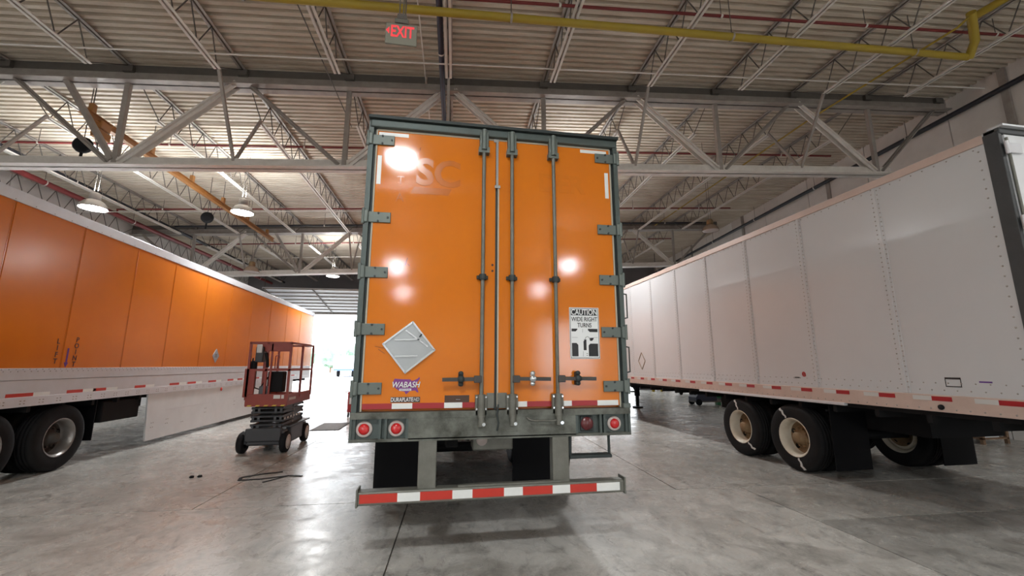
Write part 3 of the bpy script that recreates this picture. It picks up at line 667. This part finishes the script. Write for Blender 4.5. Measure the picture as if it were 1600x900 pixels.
MB().box(-.488, -.262, -.003, 0, 1.328, 1.392).build('licence_plate_mount', 'plate_brown', DL); MB().bar((-.385, -.005, 1.355), (-.345, -.005, 1.354), .003, .008, (0, 1, 0)).build('plate_clip', 'chrome', DL)
# scuffs
for x0, z0, x1, z1 in ((-1.13, 1.835, -1.05, 1.82), (-1.10, 1.81, -1.04, 1.77), (-.895, 2.60, -.875, 2.68), (-.87, 2.62, -.855, 2.60), (-.80, 3.80, -.795, 3.83)):
    MB().bar((x0, -.001, z0), (x1, -.001, z1), .003, .006, (0, 1, 0)).build('scuff', 'ink_brown', DL)
for z in (2.58, 2.64): MB().disc((-.055, -.001, z), .012, 'y', 8, .002).build('rivet_hole', 'ink_brown', DL)
# sill and lamps
m = MB(); m.box(-.80, .745, -.045, .10, 1.02, 1.20); m.box(-1.30, 1.30, -.05, .12, 1.20, 1.255); m.box(-1.30, 1.30, -.045, .1, 1.005, 1.03)
m.build('rear_sill', 'sill_steel', T)
for xa, xb, xs_ in ((-1.30, -.80, (-1.30, -1.055, -1.005, -.822)), (.745, 1.30, (.745, .985, 1.025, 1.278))):
    m = MB(); m.box(xa, xb, .0, .10, 1.02, 1.20)
    for x in xs_: m.box(x, x+.022, -.043, .02, 1.02, 1.20)
    m.build('lamp_box', 'frame_green', T)
def tail(x, z, r, ring=True):
    o = MB().lathe([(r*1.5, .002), (r*1.45, -.012), (r*1.0, -.016), (r*.98, .0)], (x, -.004, z), 'y', 28).build('lamp_ring', 'ring_white', T)
    MB().lathe([(r, -.012), (r*.9, -.026), (r*.5, -.032), (.0, -.033)], (x, -.004, z), 'y', 28).build('tail_lens', 'lens_red', o)
tail(-1.18, 1.112, .047); tail(-.905, 1.112, .047); tail(1.145, 1.108, .046)
o = MB().bbox(.80, .93, -.02, .0, 1.045, 1.185, .008).build('lamp_ring', 'frame_dark', T); MB().lathe([(.062, -.018), (.055, -.032), (.0, -.034)], (.865, -.004, 1.115), 'y', 24).build('tail_lens', 'lens_dark', o)
MB().tube([(.27, -.05, 1.19), (.285, -.075, 1.172), (.33, -.085, 1.160), (.52, -.085, 1.155), (.58, -.075, 1.168), (.60, -.05, 1.185)], .008, 6).build('sill_handle', 'galv', T)
for x in (.135, .575, -.155): MB().lathe([(.0, -.075), (.028, -.07), (.034, -.05), (.034, -.04)], (x+.01, -.01, 1.145), 'y', 14).build('keeper_boss', 'galv', T)
# grab handles on the right post
for z0, z1 in ((2.13, 2.39), (1.59, 1.85)): MB().tube([(1.295, .0, z0), (1.335, -.01, z0+.01), (1.335, -.01, z1-.01), (1.295, .0, z1)], .008, 6).build('grab_handle', 'frame_dark', T)
MB().bbox(1.235, 1.31, -.05, .0, 1.255, 1.30, .006).build('corner_bracket', 'hinge_green', T)
# underride guard
ug = MB(); ug.bbox(-1.195, 1.195, -.075, .045, .50, .61, .012); UG = ug.build('underride_bar', 'galv', T)
for s in (-1, 1): MB().bbox(s*1.197-.008, s*1.197+.008, -.085, .06, .488, .635, .004).build('bar_end_plate', 'galv', UG)
for x0, x1 in ((-.705, -.545), (.515, .675)):
    m = MB(); m.bbox(x0, x1, -.04, .07, .55, 1.03, .008); m.build('guard_post', 'galv', UG)
ed = [-1.175, -.865, -.675, -.40, -.225, .055, .225, .50, .665, .92, 1.145]
for i in range(10): MB().box(ed[i], ed[i+1], -.078, -.074, .522, .592).build('reflective_tape', 'tape_red' if i % 2 == 0 else 'tape_white', UG)
MB().bar((-.35, -.03, .615), (.6, -.03, .615), .05, .02).build('bar_seam', 'galv', UG)
# step
m = MB(); m.tube([(.70, .0, 1.03), (.695, .0, .83)], .016, 8); m.tube([(1.085, .0, 1.03), (1.085, .0, .83)], .014, 8); m.bbox(.68, 1.095, -.05, .06, .805, .835, .006); m.build('step', 'frame_dark', T)
# under the tail
MB().bbox(-.20, .20, .30, .55, .84, 1.02, .015).build('light_box', 'galv', T); MB().lathe([(.0, -.01), (.05, -.01), (.055, .0)], (-.11, .295, .94), 'y', 14).build('box_cap', 'ring_white', T)
MB().tube([(-.75, .6, .97), (-.25, .6, .95), (-.2, .6, .93)], .05, 8).build('air_tank', 'under_black', T)
MB().bbox(-.46, -.33, .55, .70, .83, 1.0, .02).build('valve', 'under_black', T)
for x0, x1 in ((-1.29, -.63), (.63, 1.29)):
    a_, b_ = (x0, x1) if x0 < 0 else (.42, 1.08)
    MB().bbox(a_, b_, 1.60, 1.615, .20, 1.05, .004).build('mud_flap', 'black_flap', T)
tandem(T, -1.29, 1.29, (2.35, 3.6), 'rim_grey', 'hub_dark')
landing_gear(T, -1.29, 1.29, 12.9)

# ================================================================== LONG ORANGE TRAILER AT LEFT
LX, LY0, LY1 = -6.54, 1.4, 17.56
T2 = thing('semi_trailer', 'long orange box trailer side with white lower band and white skirt', 'trailer', (LX-1.3, LY0, 0))
MB().box(LX-2.57, LX-.03, LY0, LY1, 1.10, 4.08).build('box_body', 'band_white', T2)
MB().box(LX-2.6, LX, LY0-.02, LY1+.02, 4.075, 4.10).build('roof_sheet', 'rail_alu', T2)
sm = [LY0, 2.76, 3.98, 5.3, 6.55, 7.95, 9.3, 10.7, 12.25, 13.9, 15.6, LY1]
for y0, y1 in zip(sm, sm[1:]):
    MB().bbox(LX-.04, LX-.004, y0+.006, y1-.006, 1.60, 4.0, .004).build('side_panel', 'trailer_orange_side', T2)
    MB().box(LX-.03, LX-.001, y0-.022, y0-.008, 1.62, 3.97).build('seam_strip', 'ghost_orange', T2)
MB().bbox(LX-.05, LX+.012, LY0, LY1, 3.965, 4.135, .006).build('top_rail', 'rail_alu', T2)
MB().bbox(LX-.05, LX+.006, LY0, LY1, 1.452, 1.622, .004).build('rivet_band', 'band_white', T2)
MB().bbox(LX-.05, LX+.002, LY0, LY1, 1.205, 1.447, .003).build('lower_band', 'band_white', T2)
MB().bbox(LX-.06, LX+.012, LY0, LY1, 1.065, 1.207, .006).build('base_rail', 'rail_alu', T2)
rv = MB(); y = LY0+.06
while y < LY1:
    for z in (1.605, 1.575): rv.lathe([(.0085, .006), (.006, .011), (.0, .012)], (LX, y+(0.03 if z < 1.59 else 0), z), 'x', 5, False)
    if int(y*10) % 3 == 0: rv.lathe([(.0085, .012), (.006, .016), (.0, .017)], (LX, y, 3.99), 'x', 5, False)
    y += .105
o = rv.build('rivets', 'steel_grey', T2); o['kind'] = 'stuff'
sl = MB(); y = LY0+.2
while y < LY1-.2:
    for dy in (-.03, .03):
        for dz in (-.02, .02): sl.box(LX+.012, LX+.0135, y+dy-.012, y+dy+.012, 1.13+dz-.008, 1.13+dz+.008)
    y += .305
o = sl.build('rail_slots', 'steel_grey', T2); o['kind'] = 'stuff'
for y0, L_ in ((3.17, .42), (4.18, .32), (4.72, .30), (5.77, .32), (6.90, .36), (7.60, .36), (8.55, .40), (9.6, .35), (10.2, .35), (11.4, .4), (12.6, .4), (13.8, .4), (15, .4)):
    MB().box(LX+.002, LX+.004, y0, y0+L_, 1.212, 1.262).build('reflective_tape', 'tape_red', T2); MB().box(LX+.002, LX+.004, y0+L_, y0+L_+.28, 1.212, 1.262).build('reflective_tape', 'tape_white', T2)
for i, ch in enumerate('LIFT'): text(ch, .115, (LX-.002, 3.86, 2.04-i*.105), RL, 'ink_brown', T2, 'stencil_letter', bold=.015)
for i, ch in enumerate('POINT'): text(ch, .115, (LX-.002, 4.22, 2.08-i*.10), RL, 'ink_brown', T2, 'stencil_letter', bold=.015)
MB().prism([(4.055, 1.94), (4.085, 1.94), (4.085, 1.71), (4.11, 1.71), (4.068, 1.63), (4.028, 1.71), (4.055, 1.71)], LX-.004, LX-.001, 'yz').build('lift_arrow', 'ink_purple', T2, 'purple down arrow')
dd = [(8.78+.17*math.sin(a_), 1.91+.19*math.cos(a_)) for a_ in (0, math.pi/2, math.pi, 1.5*math.pi)]
o = MB().prism(dd, LX-.004, LX+.004, 'yz').build('placard_holder', 'alu_plate', T2)
text('35', .13, (LX+.005, 8.78, 1.91), RL, 'ink_grey', o, bold=.02)
# skirt
o = MB().prism([(6.24, 1.07), (6.34, .10), (15.3, .10), (15.3, 1.07)], LX-.04, LX-.01, 'yz').build('side_skirt', 'skirt_white', T2)
for y, z, L_ in ((6.9, .68, 2.0), (9.3, .70, 1.2)): MB().bar((LX-.009, y, z), (LX-.009, y+L_, z), .002, .012, (0, 0, 1)).build('skirt_crease', 'rail_alu', o)
bt = MB()
for y, z in ((6.5, .45), (6.5, .36), (7.0, .47), (7.0, .38), (8.6, .55), (8.6, .45), (7.6, .34), (10.2, .6), (10.2, .5)): bt.box(LX-.012, LX-.007, y-.04, y-.02, z-.008, z+.008); bt.box(LX-.012, LX-.007, y+.02, y+.04, z-.008, z+.008)
bt.build('skirt_bolts', 'steel_dark', o)['kind'] = 'stuff'
o2 = MB().lathe([(.05, 0), (.045, .015), (.0, .018)], (LX+.0, 9.3, 1.0), 'x', 14).build('side_marker', 'tape_red', T2); o2['label'] = 'small red oval side marker lamp'
underframe(T2, LX-2.6, LX, LY0, LY1, 1.06)
tandem(T2, LX-2.6, LX-.01, (3.0, 4.24), 'rim_grey', 'hub_dark')
MB().box(LX-2.3, LX-.06, 4.95, 4.965, .35, 1.06).build('mud_flap', 'black_flap', T2)
MB().bbox(LX-.7, LX-.12, 5.2, 6.2, .62, 1.0, .02).build('tool_box', 'under_black', T2)
MB().box(LX-1.9, LX-.7, 4.9, 7.2, .75, 1.05).build('slider_frame', 'under_black', T2)
landing_gear(T2, LX-2.6, LX, 14.3)

# ================================================================== WHITE TRAILER AT RIGHT
WX, WY0, WY1 = 5.11, -.80, 15.3
T3 = thing('semi_trailer', 'white riveted box trailer with pinkish base rail and chalk-marked wheels', 'trailer', (WX+1.3, WY0, 0))
MB().box(WX+.03, WX+2.57, WY0-.05, WY1, 1.16, 4.07).build('box_body', 'trailer_white', T3)
MB().box(WX, WX+2.6, WY0-.1, WY1, 4.065, 4.09).build('roof_sheet', 'rail_alu', T3)
sm = [WY0, .38, 1.62, 2.86, 4.09, 5.32, 6.56, 7.8, 9.03, 10.26, 11.5, 12.7, 13.95, WY1]
for y0, y1 in zip(sm, sm[1:]): MB().bbox(WX+.004, WX+.05, y0+.003, y1-.003, 1.32, 4.0, .003).build('side_panel', 'trailer_white', T3)
for y in sm[1:-1]:
    m = MB(); m.bbox(WX-.003, WX+.03, y-.05, y+.05, 1.33, 3.99, .003); m.bbox(WX-.009, WX+.03, y-.018, y+.018, 1.33, 3.99, .004); m.build('seam_post', 'trailer_white', T3)
MB().bbox(WX-.012, WX+.06, WY0, WY1, 3.985, 4.085, .006).build('top_rail', 'rail_pink', T3)
MB().bbox(WX-.012, WX+.06, WY0, WY1, 1.135, 1.325, .006).build('base_rail', 'rail_pink', T3)
MB().bbox(WX-.03, WX+.03, 1.2, 4.6, 1.10, 1.14, .006).build('rail_flange', 'rail_alu', T3)
rv = MB()
def riv(y, z, r=.010, x=0.): rv.lathe([(r, .0), (r*.7, -.006), (.0, -.0075)], (WX+x, y, z), 'x', 5, False)
for y in sm[1:-1]:
    z = 1.40
    while z < 3.97:
        riv(y-.037, z, .010, -.003); riv(y+.037, z+.03, .010, -.003); z += .062
y = WY0+.1
while y < WY1:
    riv(y, 1.46, .009, .004); riv(y+.05, 1.38, .009, .004); riv(y+.08, 1.17, .010, -.012); riv(y, 3.955, .009, .004); y += .125
z = 1.4
while z < 3.97: riv(WY0+.06, z, .011, .004); z += .105
o = rv.build('rivets', 'steel_grey', T3); o['kind'] = 'stuff'
y = WY0+.10
while y < WY1:
    MB().box(WX-.0145, WX-.012, y, y+.2, 1.258, 1.308).build('reflective_tape', 'tape_red_dull', T3); MB().box(WX-.0145, WX-.012, y+.2, y+.40, 1.258, 1.308).build('reflective_tape', 'tape_pale', T3); y += .605
dd = [(7.26+.2*math.sin(a_), 1.77+.235*math.cos(a_)) for a_ in (0, math.pi/2, math.pi, 1.5*math.pi)]
for i in range(4): MB().bar((WX-.002, *dd[i]), (WX-.002, *dd[(i+1) % 4]), .008, .014, (1, 0, 0)).build('placard_rim', 'hub_rust', T3)
text('e', .15, (WX+.002, 1.85, 1.53), RR, 'tape_red_dull', T3, 'maker_mark', bold=.03); MB().box(WX+.001, WX+.004, 1.94, 2.03, 1.455, 1.475).build('maker_strip', 'ink_grey', T3)
for z0, z1 in ((1.505, 1.525), (1.42, 1.43)): MB().box(WX+.001, WX+.004, -.20, -.05, z0, z1).build('data_decal', 'ink_black', T3)
for y in (-.20, -.055): MB().box(WX+.001, WX+.004, y, y+.006, 1.42, 1.525).build('data_decal', 'ink_black', T3)
MB().box(WX+.001, WX+.004, -.47, -.36, 1.478, 1.492).build('data_decal', 'ink_purple', T3)
MB().lathe([(.03, .0), (.03, -.015), (.0, -.017)], (WX-.012, .02, 1.19), 'x', 12).build('rail_plug', 'rubber', T3)
# rear frame and doors
MB().bbox(WX-.008, WX+.04, WY0-.13, WY0, 1.10, 4.06, .006).build('rear_post', 'post_dark', T3); MB().bbox(WX+2.56, WX+2.608, WY0-.13, WY0, 1.10, 4.06, .006).build('rear_post', 'post_dark', T3)
MB().bbox(WX, WX+2.6, WY0-.14, WY0, 4.03, 4.10, .01).build('header', 'post_dark', T3); MB().box(WX-.01, WX+2.61, WY0-.18, WY0-.05, 4.095, 4.115).build('drip_rail', 'rail_alu', T3)
MB().bbox(WX, WX+2.6, WY0-.2, WY0, 1.0, 1.24, .01).build('rear_sill', 'post_dark', T3)
for x0, x1, s in ((WX+.05, WX+1.295, -1), (WX+1.305, WX+2.55, 1)):
    d = MB().bbox(x0, x1, WY0-.14, WY0-.08, 1.25, 4.02, .006).build('rear_door', 'door_white', T3)
    hx = x0 if s < 0 else x1
    MB().tube([(hx+s*-.01, WY0-.145, 1.3), (hx+s*-.01, WY0-.145, 3.98)], .014, 8).build('door_edge', 'galv', d)
    for z in (3.86, 3.06, 2.4, 1.8, 1.4):
        m = MB(); m.bbox(min(hx-s*.16, hx+s*.03), max(hx-s*.16, hx+s*.03), WY0-.165, WY0-.14, z-.055, z+.055, .004); m.tube([(hx+s*.03, WY0-.16, z-.07), (hx+s*.03, WY0-.16, z+.07)], .017, 10); m.build('hinge', 'rail_alu', d)
    for rx in (.35, .85): MB().tube([(x0+rx, WY0-.17, 1.2), (x0+rx, WY0-.17, 4.05)], .017, 10).build('lock_rod', 'galv', d)
underframe(T3, WX, WX+2.6, WY0, WY1, 1.08)
tandem(T3, WX, WX+2.6, (2.20, 3.44), 'rim_white', 'hub_rust', chalk=True)
for x0 in (WX+.02, WX+1.92): MB().bbox(x0, x0+.62, 1.50, 1.515, .16, 1.08, .004).build('mud_flap', 'black_flap', T3)
MB().bar((WX+.02, 1.55, 1.0), (WX+.64, 1.55, 1.0), .03, .03).build('flap_bracket', 'under_black', T3)
MB().box(WX+.7, WX+1.9, .7, 4.9, .72, 1.06).build('slider_frame', 'under_black', T3)
for x in (WX+.6, WX+1.85): MB().box(x, x+.14, WY0-.15, WY0-.03, .55, 1.05).build('guard_post', 'galv', T3)
MB().bbox(WX+.1, WX+2.5, WY0-.2, WY0-.08, .5, .61, .01).build('underride_bar', 'galv', T3)
landing_gear(T3, WX, WX+2.6, 12.0)

# ================================================================== SCISSOR LIFT
SL = thing('scissor_lift', 'red and black scissor lift with railed platform parked on the concrete', 'lift', (-3.83, 5.85, 0))
X0, X1, YA, YB = -4.2, -3.46, 5.08, 6.6
MB().bbox(X0+.06, X1-.06, YA+.05, YB-.03, .14, .36, .03).build('chassis', 'lift_dark', SL)
MB().bbox(X1-.10, X1+.0, YA+.42, YB-.32, .13, .44, .02).build('battery_tray', 'lift_grey', SL); MB().bbox(X0, X0+.10, YA+.42, YB-.32, .13, .44, .02).build('battery_tray', 'lift_grey', SL)
MB().box(X1-.12, X1+.04, YA+.2, YB+.02, .455, .485).build('tray_lid', 'lift_dark', SL)
MB().bbox(X0+.05, X1-.05, YA+.0, YA+.10, .22, .47, .02).build('front_plate', 'lift_dark', SL)
for x, y, s in ((X0-.02, YA+.14, -1), (X1+.0, YA+.14, 1), (X0+.03, YB-.14, -1), (X1-.01, YB-.14, 1)):
    o = MB().lathe([(.10, -.055), (.18, -.055), (.195, -.04), (.195, .04), (.18, .055), (.10, .055)], (x, y, .195), 'x', 26).build('wheel', 'rubber', SL)
    MB().lathe([(.14, s*.05), (.135, s*.058), (.06, s*.050), (.05, s*.07), (.0, s*.072)], (x, y, .195), 'x', 20).build('wheel_hub', 'wheel_grey', o)
    MB().bbox(x-.05-s*.05, x+.05-s*.05, y-.1, y+.1, .17, .42, .02).build('wheel_fork', 'lift_dark', SL)
for k, (z0, z1) in enumerate(((.47, .55), (.55, .63), (.63, .71), (.71, .79), (.79, .87))):
    for x in (X0+.12, X0+.22, X1-.22, X1-.12):
        fl_ = (k % 2 == 0)
        MB().bar((x, YA+.12, z0+.02 if fl_ else z1-.02), (x, YB-.12, z1-.02 if fl_ else z0+.02), .045, .07).build('scissor_arm', 'lift_dark' if k % 2 else 'lift_grey', SL)
    MB().tube([(X0+.08, (YA+YB)/2, (z0+z1)/2), (X1-.08, (YA+YB)/2, (z0+z1)/2)], .022, 8).build('pivot_pin', 'steel_grey', SL)
    for yy in (YA+.14, YB-.14): MB().tube([(X0+.08, yy, (z0+z1)/2), (X1-.08, yy, (z0+z1)/2)], .024, 8).build('pivot_pin', 'lift_dark', SL)
for i in range(6): MB().box(X1-.088, X1-.082, YA+.22+i*.18, YA+.30+i*.18, .60, .64).build('arm_label', 'label_white', SL)
MB().box(X0+.02, X1-.02, YA+.02, YB-.02, .89, .93).build('platform_deck', 'lift_dark', SL)
tb_ = MB(); tb_.box(X0, X1, YA-.01, YA+.02, .875, 1.11); tb_.box(X0, X1, YB-.03, YB, .89, 1.06); tb_.box(X0-.01, X0+.02, YA, YB, .89, 1.08); tb_.box(X1-.02, X1+.01, YA, YB, .89, 1.10); tb_.build('toe_board', 'lift_red', SL)
for i in range(5): MB().prism([(X0+.03+i*.15, .878), (X0+.10+i*.15, .878), (X0+.125+i*.15, .905), (X0+.055+i*.15, .905)], YA-.013, YA-.009).build('hazard_stripe', 'stripe_yellow', SL)
MB().box(X1-.24, X1-.12, YA-.013, YA-.009, 1.02, 1.09).build('warning_label', 'label_white', SL); MB().box(X1-.10, X1-.05, YA-.013, YA-.009, 1.02, 1.09).build('warning_label', 'label_white', SL)
MB().box(X1+.009, X1+.013, YA+.1, YA+.5, .98, 1.03).build('maker_label', 'label_white', SL)
def rail(a_, b_, w_=.04): MB().bar(a_, b_, w_, w_).build('guard_rail', 'lift_red', SL)
zt_, zm = 2.10, 1.57
for x, y in ((X0, YA), (X1, YA), (X0, YB), (X1, YB), (X1, YA+.75), (X0, YA+.75)): rail((x, y, 1.0), (x, y, zt_))
rail((X0+.32, YA, 1.1), (X0+.32, YA, zt_)); rail((X0+.40, YA, 1.1), (X0+.40, YA, zt_), .03)
for z in (zt_, zm):
    rail((X0-.02, YA, z), (X1+.02, YA, z)); rail((X0, YB, z), (X1, YB, z)); rail((X0, YA, z), (X0, YB, z)); rail((X1, YA, z), (X1, YB, z))
MB().bbox(X0+.03, X0+.13, YA-.03, YA+.03, 1.1, 1.56, .01).build('gate_post', 'lift_red', SL); MB().bbox(X0-.06, X0+.03, YA-.02, YA+.02, 1.05, 1.6, .01).build('gate_post', 'lift_red', SL)
MB().bbox(X0+.2, X1+.0, YA-.015, YA+.015, 1.93, 2.12, .008).build('header_board', 'lift_red', SL)
MB().bbox(X0+.33, X0+.62, YA+.06, YA+.26, 1.14, 1.54, .02).build('manual_box', 'rubber', SL)
MB().bbox(X0+.12, X0+.26, YA-.08, YA+.10, 1.72, 2.02, .02).build('control_box', 'lift_dark', SL); MB().bbox(X0+.14, X0+.24, YA-.095, YA-.075, 1.90, 2.06, .01).build('control_label', 'label_white', SL)
MB().tube([(X0+.30, YA-.05, 1.9), (X0+.34, YA-.05, 1.75), (X0+.35, YA-.05, 1.62)], .03, 8).build('control_handle', 'rubber', SL)
MB().tube([(X0+.05, YA+.03, 1.8), (X0+.02, YA+.03, 1.5), (X0+.07, YA+.03, 1.25), (X0+.2, YA+.05, 1.2), (X0+.36, YA+.05, 1.45)], .014, 6).build('control_cable', 'rubber', SL)
MB().bbox(X0+.0, X0+.11, YA+.03, YA+.13, 1.2, 1.75, .03).build('harness_bag', 'rubber', SL)
MB().tube([(X0+.47, YA, 1.6), (X0+.47, YA, 1.84), (X0+.53, YA, 1.86), (X0+.54, YA, 1.80)], .012, 6).build('rail_hook', 'lift_red', SL)
MB().bbox(X0+.2, X0+.38, YA+.03, YA+.2, 1.1, 1.26, .02).build('tool_tray', 'lift_grey', SL)

# ================================================================== OTHER THINGS ON THE FLOOR
fg = thing('floor_rectangle', 'dark steel floor grate set in concrete beyond the scissor lift', 'grate', (-3.4, 8.65, 0))  # thin dark rectangle with raised dark bars across it
MB().box(-3.78, -3.04, 7.95, 9.4, .001, .006).build('rectangle_base', 'under_black', fg)
for i in range(14): MB().box(-3.76, -3.06, 7.99+i*.10, 8.05+i*.10, .006, .016).build('rectangle_bar', 'steel_dark', fg)
rc = thing('tool_cart', 'small red tool cart on casters beyond the left edge of orange doors', 'cart', (-3.2, 10.9, 0))
MB().bbox(-3.42, -2.9, 10.7, 11.2, .16, .80, .02).build('cart_body', 'red_cart', rc)
for i in range(3): MB().bbox(-3.40, -2.92, 10.685, 10.70, .2+i*.2, .37+i*.2, .005).build('drawer', 'red_cart', rc)
MB().box(-3.36, -3.22, 10.68, 10.684, .42, .62).build('cart_label', 'label_white', rc)
for x in (-3.38, -2.94):
    for y in (10.76, 11.14): MB().lathe([(.0, -.02), (.07, -.02), (.07, .02), (.0, .02)], (x, y, .07), 'x', 14).build('caster', 'rubber', rc); MB().box(x-.02, x+.02, y-.03, y+.03, .09, .17).build('caster_fork', 'steel_dark', rc)
MB().tube([(-3.42, 10.75, .75), (-3.5, 10.75, .8), (-3.5, 11.15, .8), (-3.42, 11.15, .75)], .012, 6).build('push_handle', 'steel_grey', rc)
# curled rubber strip and crumbs on the floor
q = [(-2.93, 3.55), (-3.2, 3.45), (-3.42, 3.28), (-3.38, 3.12), (-3.1, 3.14), (-2.75, 3.28), (-2.55, 3.22)]
m = MB()
for i in range(len(q)-1): m.bar((*q[i], .005), (*q[i+1], .005), .05, .008)
m.bar((-2.75, 3.28, .005), (-3.0, 2.95, .005), .03, .008)
tag(m.build('rubber_strip', 'rubber'), 'black curled rubber strip lying on concrete before the scissor lift', 'strip')
for i, (x, y) in enumerate(((-4.16, 3.42), (-4.06, 3.44))):
    bm = MB(); bm.lathe([(.0, 0), (.028, .0), (.035, .014), (.02, .03), (.0, .034)], (x, y, 0), 'z', 7, False); tag(bm.build('rubber_crumb', 'rubber'), 'small black rubber crumb lying on bare concrete left of curled strip', 'crumb', 'black crumbs on the concrete')
# machine under the white trailer
fm = thing('floor_machine', 'dark wheeled floor machine with green motor seen under the white trailer', 'machine', (10.5, 12.6, 0))
MB().prism([(10.0, .18), (10.95, .18), (10.95, .66), (10.28, .66), (10.0, .32)], 12.4, 12.95).build('hood', 'pipe_blue', fm)
MB().lathe([(.0, -.22), (.17, -.2), (.19, -.1), (.19, .2), (.0, .24)], (11.15, 12.62, .46), 'y', 18).build('motor', 'green_paint', fm); MB().lathe([(.0, -.26), (.09, -.26), (.1, -.2)], (11.15, 12.62, .46), 'y', 14).build('motor_cap', 'label_white', fm)
MB().bbox(11.25, 11.95, 12.45, 12.95, .2, .66, .03).build('tank', 'post_dark', fm); MB().box(10.0, 11.9, 12.42, 12.9, .12, .2).build('frame', 'steel_dark', fm)
for x in (10.12, 11.75):
    for y in (12.4, 12.92): MB().lathe([(.0, -.03), (.13, -.03), (.13, .03), (.0, .03)], (x, y, .13), 'y', 18).build('wheel', 'rubber', fm)
MB().tube([(10.05, 12.5, .42), (9.3, 12.6, .85), (9.1, 12.62, .95)], .018, 6).build('push_handle', 'rubber', fm)
MB().box(11.05, 11.2, 12.5, 12.7, .0, .12).build('green_foot', 'green_paint', fm)
for x, lab in ((11.95, 'yellow steel bollard beside the far right doorway'), (12.5, 'yellow steel bollard standing in front of grey wall panel')):
    c = B(x, 21.6, 0); o = MB().lathe([(.0, 1.1), (.06, 1.09), (.085, 1.05), (.085, 0), (.0, 0)], c, 'z', 16).build('bollard', 'yellow_paint'); tag(o, lab, 'bollard')
gp = MB(B).bbox(12.62, 13.15, 22.6, 22.75, 0, 1.5, .01).build('metal_panel', 'door_panel'); tag(gp, 'pale grey metal panel standing against the far wall by the bollards', 'panel')
mc = thing('equipment_cart', 'dark low equipment cart with yellow trim against the far wall', 'cart', B(12.5, 18.9, 0))
MB(B).bbox(12.05, 12.9, 18.6, 19.2, .15, .75, .03).build('cart_body', 'under_black', mc)
for x in (12.2, 12.6): MB(B).box(x, x+.12, 18.585, 18.6, .45, .6).build('trim', 'yellow_paint', mc)
for x in (12.15, 12.8): MB(B).lathe([(.0, -.03), (.1, -.03), (.1, .03), (.0, .03)], (x, 18.65, .1), 'y', 14).build('wheel', 'rubber', mc)
# wooden rack by the right wall
wk = thing('wooden_rack', 'low brown wooden rack by the right wall beyond white trailer wheels', 'rack', (11.2, 3.75, 0))
for x in (10.85, 11.5):
    for y in (3.5, 4.0): MB().box(x-.03, x+.03, y-.03, y+.03, 0, .72).build('rack_post', 'wood', wk)
for z in (.10, .34, .70): MB().box(10.82, 11.53, 3.47, 4.03, z, z+.03).build('rack_shelf', 'wood', wk)
tag(MB().bbox(10.92, 11.42, 3.52, 3.9, .37, .58, .01).build('paper_box', 'sign_white'), 'white box on the middle shelf of the wooden rack', 'box')
tag(MB().bbox(10.95, 11.35, 3.52, 3.9, .13, .29, .01).build('paper_box', 'sign_white'), 'white box on the bottom shelf of the wooden rack', 'box')
# ================================================================== OUTSIDE
struct(MB(B).box(-70, 80, YF+.2, 120, -.12, -.012).build('yard_ground', 'yard'), 'pale concrete yard outside the open doors')
struct(MB(B).box(-70, 80, -110, Y0-.2, -.12, -.012).build('yard_ground', 'yard'), 'pale concrete yard behind the building')
for x, y, lab in ((-13.5, 58, 'white parked trailer outside beyond the open door, at left'), (-9.6, 59, 'white parked trailer outside beyond the open door, at right')):
    r = thing('parked_trailer', lab, 'trailer', (x, y, 0))
    MB().bbox(x-1.3, x+1.3, y, y+14, 1.1, 2.9, .03).build('box_body', 'door_white', r); MB().box(x-1.25, x+1.25, y, y+13.8, .85, 1.1).build('chassis', 'blue_paint', r)
    for xx in (x-1.0, x+1.0): MB().lathe([(.0, -.15), (.5, -.15), (.5, .15), (.0, .15)], (xx, y+2, .5), 'x', 18).build('wheel', 'tyre', r)
for i in range(12):
    x = -34+i*5.2+random.uniform(-1, 1); y = 96+random.uniform(-3, 3); h_ = random.uniform(5.0, 7.0)
    r = thing('tree', 'leafy green tree in the row beyond the yard', 'tree', (x, y, 0), 'tree row beyond the yard')
    MB().tube([(x, y, 0), (x+.1, y, h_*.6)], .18, 8).build('trunk', 'wood', r)
    bm = bmesh.new(); bmesh.ops.create_icosphere(bm, subdivisions=3, radius=1)
    for v in bm.verts:
        k_ = 1+random.uniform(-.16, .16); v.co = Vector((v.co.x*2.0*k_, v.co.y*2.6*k_, v.co.z*h_*.42*k_+h_*.58))
    cm = MB(); cm.add([v.co+Vector((x, y, 0)) for v in bm.verts], [tuple(v.index for v in f.verts) for f in bm.faces]); bm.free(); cm.build('crown', 'tree_green', r)
